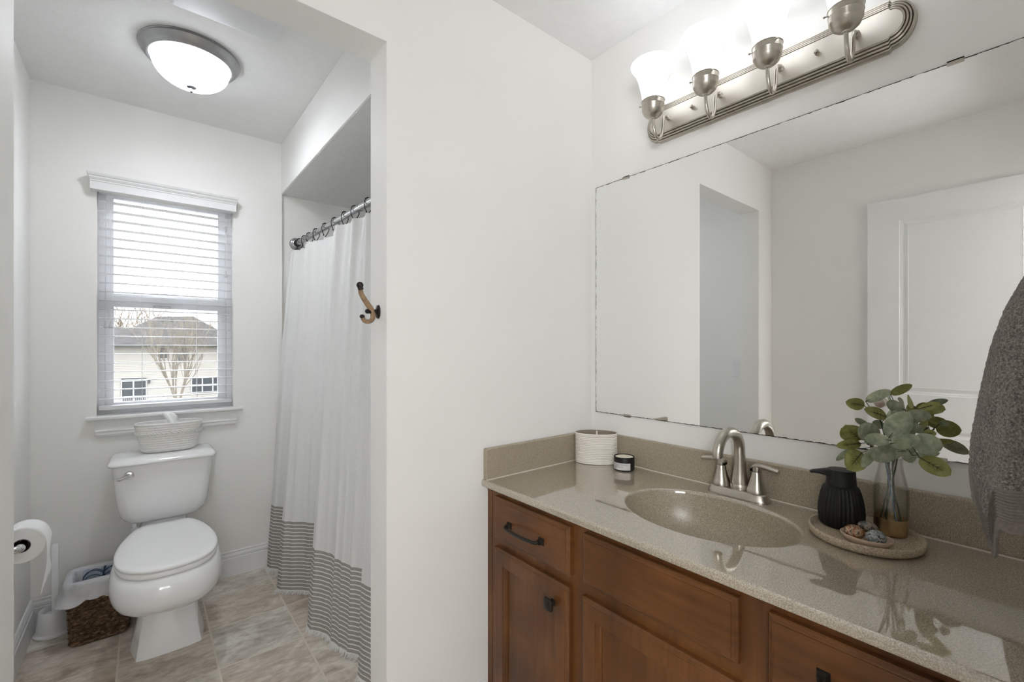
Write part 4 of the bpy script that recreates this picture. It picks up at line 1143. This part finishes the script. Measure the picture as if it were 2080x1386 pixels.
LEAVES=[
 ('A', (1.2774, 0.2853, 1.0948), (1.2221, 0.3047, 1.1049), 0.0237, 1),
 ('A', (1.2801, 0.2831, 1.1042), (1.2823, 0.2426, 1.1306), 0.0194, 0),
 ('A', (1.3037, 0.2508, 1.0698), (1.2422, 0.2754, 1.0887), 0.0235, 1),
 ('A', (1.3132, 0.256, 1.0435), (1.2947, 0.2712, 1.0572), 0.0171, 0),
 ('B', (1.2755, 0.2739, 1.0478), (1.2267, 0.288, 1.0679), 0.0117, 0),
 ('B', (1.2448, 0.2861, 1.021), (1.1852, 0.2962, 1.0573), 0.0422, 1),
 ('B', (1.245, 0.2472, 1.0361), (1.1721, 0.2681, 1.0531), 0.0353, 0),
 ('B', (1.2468, 0.2845, 1.0118), (1.1827, 0.3112, 1.0103), 0.0191, 1),
 ('C', (1.2261, 0.2886, 1.0037), (1.1588, 0.3049, 0.9857), 0.0123, 0),
 ('C', (1.2234, 0.2779, 0.9955), (1.152, 0.2846, 0.971), 0.0371, 1),
 ('C', (1.2147, 0.2462, 1.0153), (1.1522, 0.2586, 0.9834), 0.0181, 0),
 ('D', (1.3509, 0.2251, 1.0845), (1.2951, 0.245, 1.1016), 0.0237, 0),
 ('D', (1.2185, 0.2301, 1.0365), (1.2778, 0.2074, 1.0848), 0.0399, 0),
 ('D', (1.3455, 0.2037, 1.0882), (1.3489, 0.1686, 1.1039), 0.0157, 1),
 ('D', (1.2841, 0.2152, 1.0785), (1.3066, 0.1774, 1.0776), 0.0275, 0),
 ('E', (1.1959, 0.2228, 1.0359), (1.1576, 0.2542, 1.039), 0.0224, 0),
 ('E', (1.1947, 0.2238, 1.0282), (1.2283, 0.1834, 1.0402), 0.0269, 0),
 ('E', (1.2448, 0.2086, 1.0089), (1.1573, 0.2415, 1.0059), 0.0342, 0),
 ('E', (1.2872, 0.2126, 1.0101), (1.2973, 0.2044, 0.9783), 0.026, 0),
 ('F', (1.2552, 0.2001, 1.0278), (1.2631, 0.1549, 1.0265), 0.0373, 0),
 ('F', (1.2698, 0.1881, 0.9939), (1.2602, 0.1443, 0.9705), 0.0348, 1),
 ('F', (1.2841, 0.2023, 0.9946), (1.2991, 0.1641, 1.0041), 0.0144, 0),
 ('F', (1.2938, 0.2137, 1.0663), (1.3076, 0.1895, 1.0436), 0.0179, 0),
 ('F', (1.3015, 0.188, 1.0397), (1.3085, 0.1694, 1.0448), 0.016, 1),
 ('D', (1.3135, 0.217, 1.0405), (1.3276, 0.2054, 1.0538), 0.0266, 0),
 ('A', (1.3136, 0.2428, 1.0707), (1.3137, 0.2298, 1.0789), 0.0202, 0),
 ('B', (1.2467, 0.2717, 1.0106), (1.2569, 0.2633, 1.0306), 0.0216, 0),
]

LAB = {'A': 'grey-green eucalyptus sprig rising highest at the back left of the vase', 'B': 'eucalyptus sprig of rounded leaves spreading to the left over the soap pump',
       'C': 'eucalyptus sprig drooping lowest at the left beside the glass vase neck', 'D': 'eucalyptus sprig with the broad upright leaves at the middle top of the bunch',
       'E': 'eucalyptus sprig with wide leaves hanging at the front over the vase neck', 'F': 'eucalyptus sprig spreading right towards the grey hand towel'}
camp = Vector((0, 0, CAM_H))
def leaf_mesh(B, T, W, under, rnd, seed):
    B, T = Vector(B), Vector(T)
    T = T + (T - B) * .08; W = W * 1.16
    ax = (T - B); L = ax.length; ax.normalize()
    view = ((B + T) / 2 - camp).normalized()
    nrm = -(view - ax * view.dot(ax)).normalized()
    nrm = Matrix.Rotation(rnd.uniform(-.45, .45), 3, ax) @ nrm
    side = ax.cross(nrm).normalized()
    hw = W / 2
    if under: cup = 1
    else: cup = -1
    nu, nv = 14, 8
    V = []
    for i in range(nu + 1):
        s = i / nu
        w = hw * max(0.0, math.sin(PI * s ** .92)) ** .5 if 0 < i < nu else hw * .02
        for j in range(nv + 1):
            q = j / nv * 2 - 1
            p = B + ax * (L * s) + side * (w * q) + nrm * (cup * (.10 * hw * q * q + .05 * L * (math.sin(PI * s)) * .8) - .012 * hw * abs(q) * math.sin(s * 9 + seed))
            V.append(tuple(p))
    F = []
    for i in range(nu):
        for j in range(nv):
            a = i * (nv + 1) + j
            f = (a, a + 1, a + nv + 2, a + nv + 1)
            F.append(f)
    # make the top side face the right way: top towards viewer unless an underside is shown
    p0, p1, p2 = Vector(V[F[40][0]]), Vector(V[F[40][1]]), Vector(V[F[40][2]])
    fn = (p1 - p0).cross(p2 - p0)
    want = -view if not under else view
    if fn.dot(want) < 0: F = [f[::-1] for f in F]
    mid = [B + ax * (L * s) + nrm * (cup * .05 * L * math.sin(PI * s) * .8 + .0006) for s in (0, .2, .4, .6, .75)]
    veins = []
    if under:
        for s in (.28, .42, .55):
            a = B + ax * (L * s) + nrm * (cup * .04 * L * math.sin(PI * s) + .0008)
            for sg in (-1, 1): veins.append([a, a + ax * (L * .10) + side * (sg * hw * .30) + nrm * .0008])
    return V, F, mid, veins
sprigs = {}
rnd = random.Random(11)
for idx, (sp, B, T, W, under) in enumerate(LEAVES): sprigs.setdefault(sp, []).append((idx, B, T, W, under))
neck = Vector((VC[0], VC[1], TZ + .170)); floor_ = Vector((VC[0], VC[1], TZ + .032))
for n_, (sp, ls_) in enumerate(sorted(sprigs.items())):
    a = 2 * PI * n_ / 6 + .5
    foot = floor_ + Vector((math.cos(a + 2.4) * .018, math.sin(a + 2.4) * .018, 0))
    nk = neck + Vector((math.cos(a) * .011, math.sin(a) * .011, 0))
    cen = sum((Vector(l[1]) for l in ls_), Vector()) / len(ls_)
    if sp == 'C' or sp == 'B': cen = nk.lerp(cen, .75) + Vector((0, 0, .012))
    t_ = thing('eucalyptus_sprig', LAB[sp], 'plant', foot, 'eucalyptus sprigs in the glass vase')
    mainp = smooth_path([foot, foot.lerp(nk, .5) + Vector((0, 0, 0)), nk, nk.lerp(cen, .5) + Vector((0, 0, .010)), cen], 6)
    sb = MB().tube(mainp, .0016, 8)
    if n_ in (1,): pass
    lm = MB(); ve = MB()
    for idx, B, T, W, under in ls_:
        V, F, mid, veins = leaf_mesh(B, T, W, under, rnd, idx)
        lm.add(V, F)
        Bv = Vector(B)
        k = min(range(len(mainp)), key=lambda i: (mainp[i] - Bv).length + (0 if i > 12 else 1))
        k = max(13, k - 2)
        sb.tube(smooth_path([mainp[k], mainp[k].lerp(Bv, .5) + Vector((0, 0, -.002)), Bv], 4), .0008, 6)
        if under:
            ve.tube(mid, [.0009, .0008, .0007, .0005, .0003], 5)
            for v_ in veins: ve.tube(v_, [.0005, .0002], 4)
        else:
            ve.tube(mid[:2], [.0008, .0004], 5)
    obj('stem', sb, M['stem_blue'] if n_ == 1 else M['stem'], t_)
    me = bpy.data.meshes.new('leaves')
    nl = len(lm.f); lm.add(ve.v, ve.f)
    me.from_pydata([tuple(Vector(v) - foot) for v in lm.v], [], lm.f)
    for k, p in enumerate(me.polygons):
        p.use_smooth = True
        p.material_index = 0 if k < nl else 1
    me.materials.append(M['leaf']); me.materials.append(M['twig'])
    lo = bpy.data.objects.new('leaves', me); COL.objects.link(lo); lo.parent = t_; ROOT[lo.name] = foot

# dish of pebbles
PC = (1.2050, .2650)
ds = thing('pebble_dish', 'small oval clay dish holding three pebbles on the stone tray', 'dish', (PC[0], PC[1], TZ))
obj('bowl', MB().lathe([(.001, .0004), (.028, .0006), (.038, .006), (.0435, .014), (.0455, .0195), (.0445, .0205), (.0425, .0195), (.036, .010), (.026, .005), (.001, .0045)], (PC[0], PC[1], TZ), 56, sx=.80, sy=1.03), M['clay'], ds, smooth=60)
def pebble(name, label, c, r, sc, rot, m, seed):
    b = MB().ball((0, 0, 0), r, 28, 18, sc)
    R = Matrix.Rotation(rot, 3, 'Z')
    V = []
    for p in b.v:
        v = Vector(p); d = noise.noise(v * 34 + Vector((seed, 0, 0))) * .16
        v = R @ (v * (1 + d)); V.append((c[0] + v.x, c[1] + v.y, c[2] + v.z))
    b.v = V
    o = obj(name, b, m, None, smooth=80)
    return tag(o, label, 'pebble', 'polished pebbles in the clay dish')
pebble('pebble', 'brown and cream polished pebble at the left of the clay dish', (1.2010, .2860, TZ + .0235), .0185, (1.05, 1.05, .82), .5, M['pebble_brown'], 1)
pebble('pebble', 'dark grey polished pebble at the back of the clay dish', (1.2220, .2670, TZ + .0340), .0172, (.85, 1.1, .68), -.2, M['pebble_dark'], 4)
pebble('pebble', 'blue-grey marbled polished pebble at the right front of the dish', (1.1930, .2475, TZ + .0245), .0165, (1.0, 1.12, .86), .9, M['pebble_blue'], 9)

# ================================================================== mirror
MC = Vector((XM - .003, (MIR_Y0 + MIR_Y1) / 2, (MIR_Z0 + MIR_Z1) / 2))
mi = thing('mirror', 'large frameless wall mirror above the vanity backsplash', 'mirror', MC)
obj('glass', MB().box(XM - .005, XM - .0005, MIR_Y0, MIR_Y1, MIR_Z0, MIR_Z1), M['mirror'], mi, smooth=0)
for y, up in ((1.033, 1), (.148, 1), (1.028, 0), (.175, 0)):
    z = MIR_Z1 if up else MIR_Z0
    s = 1 if up else -1
    b = MB().box(XM - .0075, XM - .0052, y - .014, y + .014, min(z - s * .006, z + s * .004), max(z - s * .006, z + s * .004)).box(XM - .0075, XM - .0005, y - .014, y + .014, min(z + s * .001, z + s * .004), max(z + s * .001, z + s * .004))
    obj('clip', b, M['nickel'], mi, smooth=0)

# ================================================================== vanity light bar
vl = thing('vanity_light', 'brushed nickel four-lamp vanity light bar above the mirror', 'wall light', (XM, .575, 2.006))
VZ, VH = 2.006, .0635
YA, YB = .262, .888
def bar(o, x, n=18):
    """outline: straight bar with rounded end caps that step in at the shoulders"""
    out = []
    h = VH - o
    r = VH - .006 - o
    for cy, a0 in ((YB, -PI / 2), (YA, PI / 2)):
        sg = 1 if cy == YB else -1
        out.append((x, cy, VZ + (-h if sg > 0 else h)))
        for k in range(n + 1):
            a = a0 + PI * k / n
            out.append((x, cy + sg * .004 + r * .80 * abs(math.cos(a)) * sg if k not in (0, n) else cy + sg * .004, VZ + r * math.sin(a)))
        out.append((x, cy, VZ + (h if sg > 0 else -h)))
    return out
steps = [(0, XM), (0, 1.396), (.003, 1.391), (.006, 1.3905), (.008, 1.394), (.009, 1.388), (.013, 1.3865), (.015, 1.390), (.016, 1.384), (.020, 1.3825), (.022, 1.386), (.023, 1.3805), (.026, 1.3795), (.0275, 1.382)]
obj('back_plate', MB().loft([bar(o, x) for o, x in steps], True, True), M['nickel'], vl, smooth=0)
obj('face_plate', MB().loft([bar(.0274, 1.383), bar(.0278, 1.3812)], True, True), M['nickel_light'], vl, smooth=0)
for y in (.757, .408):
    obj('screw_cap', MB().lathe([(.006, 0), (.006, .004), (.004, .008), (.006, .011), (.0045, .014), (.001, .0145)], (1.381, y, VZ + .003), 14, ax=AXX), M['nickel'], vl)
for y in (.846, .668, .497, .323):
    X1 = 1.290
    ZS = lambda z: 1.228 + (z - 1.228) * 1.0142
    pa = smooth_path([(1.3805, y, 2.010), (1.368, y, 2.0115), (1.357, y, 2.007), (1.350, y, 1.993), (1.346, y, 1.962), (1.340, y, 1.940), (1.329, y, 1.925), (1.316, y, 1.922), (1.303, y, 1.931), (1.294, y, 1.952), (X1, y, ZS(1.972))], 6)
    ar = obj('arm', MB().tube(pa, .0050, 12), M['nickel'], vl, smooth=60)
    obj('arm_collar', MB().lathe([(.0085, 0), (.0085, .010), (.006, .013), (.001, .013)], (1.381, y, 2.010), 16, ax=AXX), M['nickel'], ar)
    so_ = obj('socket', MB().lathe([(.001, ZS(1.966)), (.007, ZS(1.966)), (.009, ZS(1.969)), (.021, ZS(1.974)), (.029, ZS(1.981)), (.0335, ZS(1.991)), (.0345, ZS(1.993)), (.0350, ZS(2.006)), (.0362, ZS(2.008)), (.0362, ZS(2.0095)), (.0352, ZS(2.011)), (.0362, ZS(2.0205)), (.0375, ZS(2.022)), (.0375, ZS(2.0235)), (.034, ZS(2.024)), (.001, ZS(2.010))], (X1, y, 0), 36), M['nickel'], vl, smooth=30)
    for k in range(3):
        b = MB()
        a = PI + .9 + 2 * PI * k / 3
        c, s = math.cos(a), math.sin(a)
        b.tube([(X1 + .034 * c, y + .034 * s, ZS(2.0158)), (X1 + .042 * c, y + .042 * s, ZS(2.0158))], .0015, 6).ball((X1 + .0425 * c, y + .0425 * s, ZS(2.0158)), .003, 8, 5, (1, 1, .8))
        obj('thumb_screw', b, M['nickel'], so_)
    op = [(.0325, ZS(2.016)), (.0335, ZS(2.030)), (.0362, ZS(2.048)), (.0400, ZS(2.066)), (.0440, ZS(2.084)), (.0490, ZS(2.101)), (.0560, ZS(2.117)), (.0640, ZS(2.129)), (.0690, ZS(2.136)), (.0705, ZS(2.141))]
    ip = [(r - .003, z) for r, z in reversed(op)]
    obj('shade', MB().lathe(op + [(.0690, ZS(2.1425))] + ip, (X1, y, 0), 44, cap0=False, cap1=True), M['shade_glow'], vl, smooth=60)

# ================================================================== hand towel on its ring
rg = thing('towel_ring', 'nickel towel ring on the entry wall holding the grey towel', 'towel ring', (1.10, YE, 1.47))
obj('mount', MB().lathe([(.001, 0), (.024, 0), (.024, .006), (.012, .010), (.010, .050), (.001, .052)], (1.10, YE, 1.47), 24, ax=Matrix.Rotation(-PI / 2, 3, 'X')), M['nickel'], rg)
obj('ring', MB().tube(smooth_path([(1.10 + .075 * math.sin(2 * PI * k / 16), YE + .050 + .0, 1.395 + .075 * math.cos(2 * PI * k / 16)) for k in range(17)], 3), .0042, 10), M['nickel'], rg)
tw = thing('hand_towel', 'grey terry hand towel hanging over the right end of the countertop', 'towel', (1.10, .0, 1.34))
CX = 1.10
def hem(f):
    d = math.degrees(f) % 360
    z = .955 - .006 * math.sin(f * 3)
    if d > 195: z += .030 * min(1, (d - 195) / 25) if d < 340 else .030 * max(0, (360 - d) / 20)
    z -= .062 * math.exp(-((d - 128) / 9.0) ** 2)
    z += .012 * math.exp(-((d - 95) / 16.0) ** 2)
    return z
KZ = [(1.46, .004), (1.40, .010), (1.345, .0235), (1.29, .046), (1.233, .061), (1.15, .0745), (1.066, .0855), (1.016, .0860), (.975, .083), (.943, .078), (.89, .070)]
def ayz(z):
    for (za, a), (zb2, c) in zip(KZ, KZ[1:]):
        if z >= zb2: return a + (c - a) * (za - z) / (za - zb2) if z <= za else KZ[0][1]
    return KZ[-1][1]
def tow(f, z, zb2):
    ay = ayz(z); ax = .012 + ay * 1.05
    g = min(1.0, max(0, (1.40 - z) / .30))
    rip = 1 + g * (.10 * math.sin(f * 5 + z * 7) + .055 * math.sin(f * 9 - z * 5 + 1.0)) * (0.35 + .65 * abs(math.cos(f)))
    x = CX + ax * math.cos(f) * rip
    s = math.sin(f)
    y = .013 + ay * s * (1 if s > 0 else .68) * (1 + (rip - 1) * (.15 if s > .6 else .6))
    d = z - zb2
    if .016 < d < .062:
        q = .0014 * math.sin(2 * PI * (d - .016) / .0046)
        x += q * math.cos(f); y += q * math.sin(f)
    else:
        q = .0022 * noise.noise(Vector((x * 160, y * 160, z * 160)))
        x += q * math.cos(f); y += q * math.sin(f)
    # the corner tip tucks in
    return (x, max(YE + .002, y), z)
NF = 220
F_ = [2 * PI * i / NF for i in range(NF)]
def trow(dist=None, t=None):
    out = []
    for f in F_:
        zb2 = hem(f)
        z = zb2 + dist if dist is not None else 1.46 + (zb2 + .066 - 1.46) * t
        out.append(tow(f, z, zb2))
    return out
body = [trow(t=k / 110) for k in range(111)]
o = obj('terry', MB().loft(body, True, False), M['towel'], tw, smooth=80)
band = [trow(dist=.066 - .066 * k / 80) for k in range(81)]
o = obj('woven_band', MB().loft(band, False, False), M['towel_band'], tw, smooth=80)
s_ = o.modifiers.new('solid', 'SOLIDIFY'); s_.thickness = .004; s_.offset = -1

# ================================================================== outside the window
struct('ground', MB().box(-60, 70, 6, 110, -5.2, -5.0), M['ground'], smooth=0)
ho = thing('house', 'cream sided house with grey hip roof beyond the window', 'house', (2.0, 54, -5.0))
b = MB()
for k in range(46):   # lapped siding boards
    z = -5.0 + k * .145
    b.add([(-14, 50 - .025, z), (16, 50 - .025, z), (16, 50, z + .145), (-14, 50, z + .145), (-14, 50, z), (16, 50, z)], [(0, 1, 2, 3), (0, 4, 5, 1)])
b.box(-14, 16, 50.001, 58, -5.0, 1.6)
obj('wall', b, M['siding'], ho, smooth=0)
ez = 1.51
v = [(-3.05, 49.4, ez), (7.4, 49.4, ez), (7.4, 58.6, ez), (-3.05, 58.6, ez), (.9, 54, 4.13), (3.72, 54, 4.28)]
obj('roof', MB().add(v, [(0, 1, 5, 4), (1, 2, 5), (2, 3, 4, 5), (3, 0, 4), (0, 3, 2, 1)]), M['shingle'], ho, smooth=0)
v = [(-14, 49.38, ez - .01), (16, 49.38, ez - .01), (16, 58.6, ez), (-14, 58.6, ez), (-14, 54, 3.02), (16, 54, 3.02)]
obj('roof', MB().add(v, [(0, 1, 5, 4), (2, 3, 4, 5), (3, 0, 4), (1, 2, 5), (0, 3, 2, 1)]), M['shingle'], ho, smooth=0)
obj('gutter', MB().box(-14, 16, 49.28, 49.42, ez - .14, ez), M['dark_pane'], ho, smooth=0)
for x, z in ((-.35, 2.45), (1.3, 3.85), (2.05, 3.87), (2.85, 3.88)):
    obj('roof_vent', MB().box(x - .12, x + .12, 51.2 if z < 3 else 53.0, 51.6 if z < 3 else 53.5, z - .25, z + .05), M['dark_pane'], ho, smooth=0)
def hwin(x0, x1, z0, z1, vb=(), hb=(), nm='window', head=0):
    f = MB(); t = .07
    frame4(f, x0 - t, x1 + t, z0 - t, z1 + t, 49.90, 49.98, t, t, t, t)
    for xx in vb: f.box(xx - .05, xx + .05, 49.90, 49.98, z0, z1)
    for zz in hb: f.box(x0, x1, 49.91, 49.98, zz - .03, zz + .03)
    fo = obj(nm, f, M['house_trim'], ho, smooth=0)
    obj('pane', MB().box(x0, x1, 49.95, 49.97, z0, z1), M['dark_pane'], fo, smooth=0)
hwin(.92, 1.54, .27, 1.22, hb=(.74,))
hwin(2.34, 3.02, .03, 1.22, hb=(.62,))
hwin(3.35, 6.6, -2.83, -1.50, vb=(4.12, 4.92, 5.70), hb=(-2.18,))
hwin(-1.45, .09, -4.6, -1.66, vb=(-.72,), nm='patio_door')
obj('door_header', MB().box(-1.5, .14, 49.88, 49.98, -1.56, -1.40), M['dark_pane'], ho, smooth=0)
obj('wall_lamp', MB().box(.24, .38, 49.8, 49.97, -1.85, -1.5), M['dark_pane'], ho, smooth=0)
fe = thing('deck_railing', 'white picket deck railing below the patio door of the house', 'railing', (-1.2, 46.0, -5.0))
b = MB().box(-6, 1.4, 45.97, 46.03, -2.66, -2.58).box(-6, 1.4, 45.97, 46.03, -3.5, -3.42)
obj('rails', b, M['house_trim'], fe, smooth=0)
b = MB()
for k in range(62): b.box(-6 + k * .12, -6 + k * .12 + .045, 45.98, 46.02, -3.5, -2.6)
obj('pickets', b, M['house_trim'], fe, smooth=0)
obj('deck', MB().box(-6, 1.4, 46.0, 49.9, -4.0, -3.85), M['house_trim'], fe, smooth=0)
for x in (-6, -2.3, 1.35): obj('post', MB().box(x - .06, x + .06, 45.94, 46.06, -5.0, -2.5), M['house_trim'], fe, smooth=0)

def branch(b, p, d, L, r, depth, rn, up, spread):
    n = 5; pts = [p]; q = p.copy(); dd = d.copy()
    for k in range(n):
        dd = (dd + Vector((rn.uniform(-1, 1), rn.uniform(-1, 1), rn.uniform(-.4, 1) * up)) * .13).normalized()
        q = q + dd * (L / n); pts.append(q.copy())
    b.tube(pts, [r * (1 - .45 * k / n) for k in range(n + 1)], 5 if depth > 1 else 4, cap=False)
    if depth <= 0: return
    for k in range(rn.randint(3, 4)):
        s = pts[rn.randint(2, n)]
        nd_ = (dd + Vector((rn.uniform(-1, 1), rn.uniform(-1, 1), rn.uniform(-.1, .7))) * spread + Vector((0, 0, up * .3))).normalized()
        branch(b, s, nd_, L * rn.uniform(.55, .8), r * .52, depth - 1, rn, up, spread)
def tree(label, loc, h, depth, r, m, seed, spread, stems, up, name='bare_tree'):
    t_ = thing(name, label, 'tree', loc)
    rn = random.Random(seed)
    obj('trunk', MB().tube([Vector(loc), Vector(loc) + Vector((.03, 0, h * .16)), Vector(loc) + Vector((0, .03, h * .34))], [r * 1.3, r, r * .9], 10), m, t_)
    b = MB()
    for k in range(stems):
        a = 2 * PI * k / stems + rn.random()
        base = Vector(loc) + Vector((0, 0, h * rn.uniform(.24, .34)))
        branch(b, base, Vector((math.cos(a) * .33, math.sin(a) * .33, 1)).normalized(), h * rn.uniform(.30, .38), r * .62, depth, rn, up, spread)
    obj('branches', b, m, t_, smooth=60)
tree('bare young tree with upright grey branches in front of the house', (1.62, 36.0, -5.0), 8.0, 4, .10, M['bark'], 5, .36, 7, .9)
tree('pale bare tree behind the left end of the house roof', (-1.4, 70.0, -5.0), 12.0, 4, .22, M['bark_pale'], 8, .8, 6, .3)
tree('pale bare tree beyond the right slope of the house roof', (7.5, 72.0, -5.0), 10.5, 4, .2, M['bark_pale'], 21, .8, 6, .3)
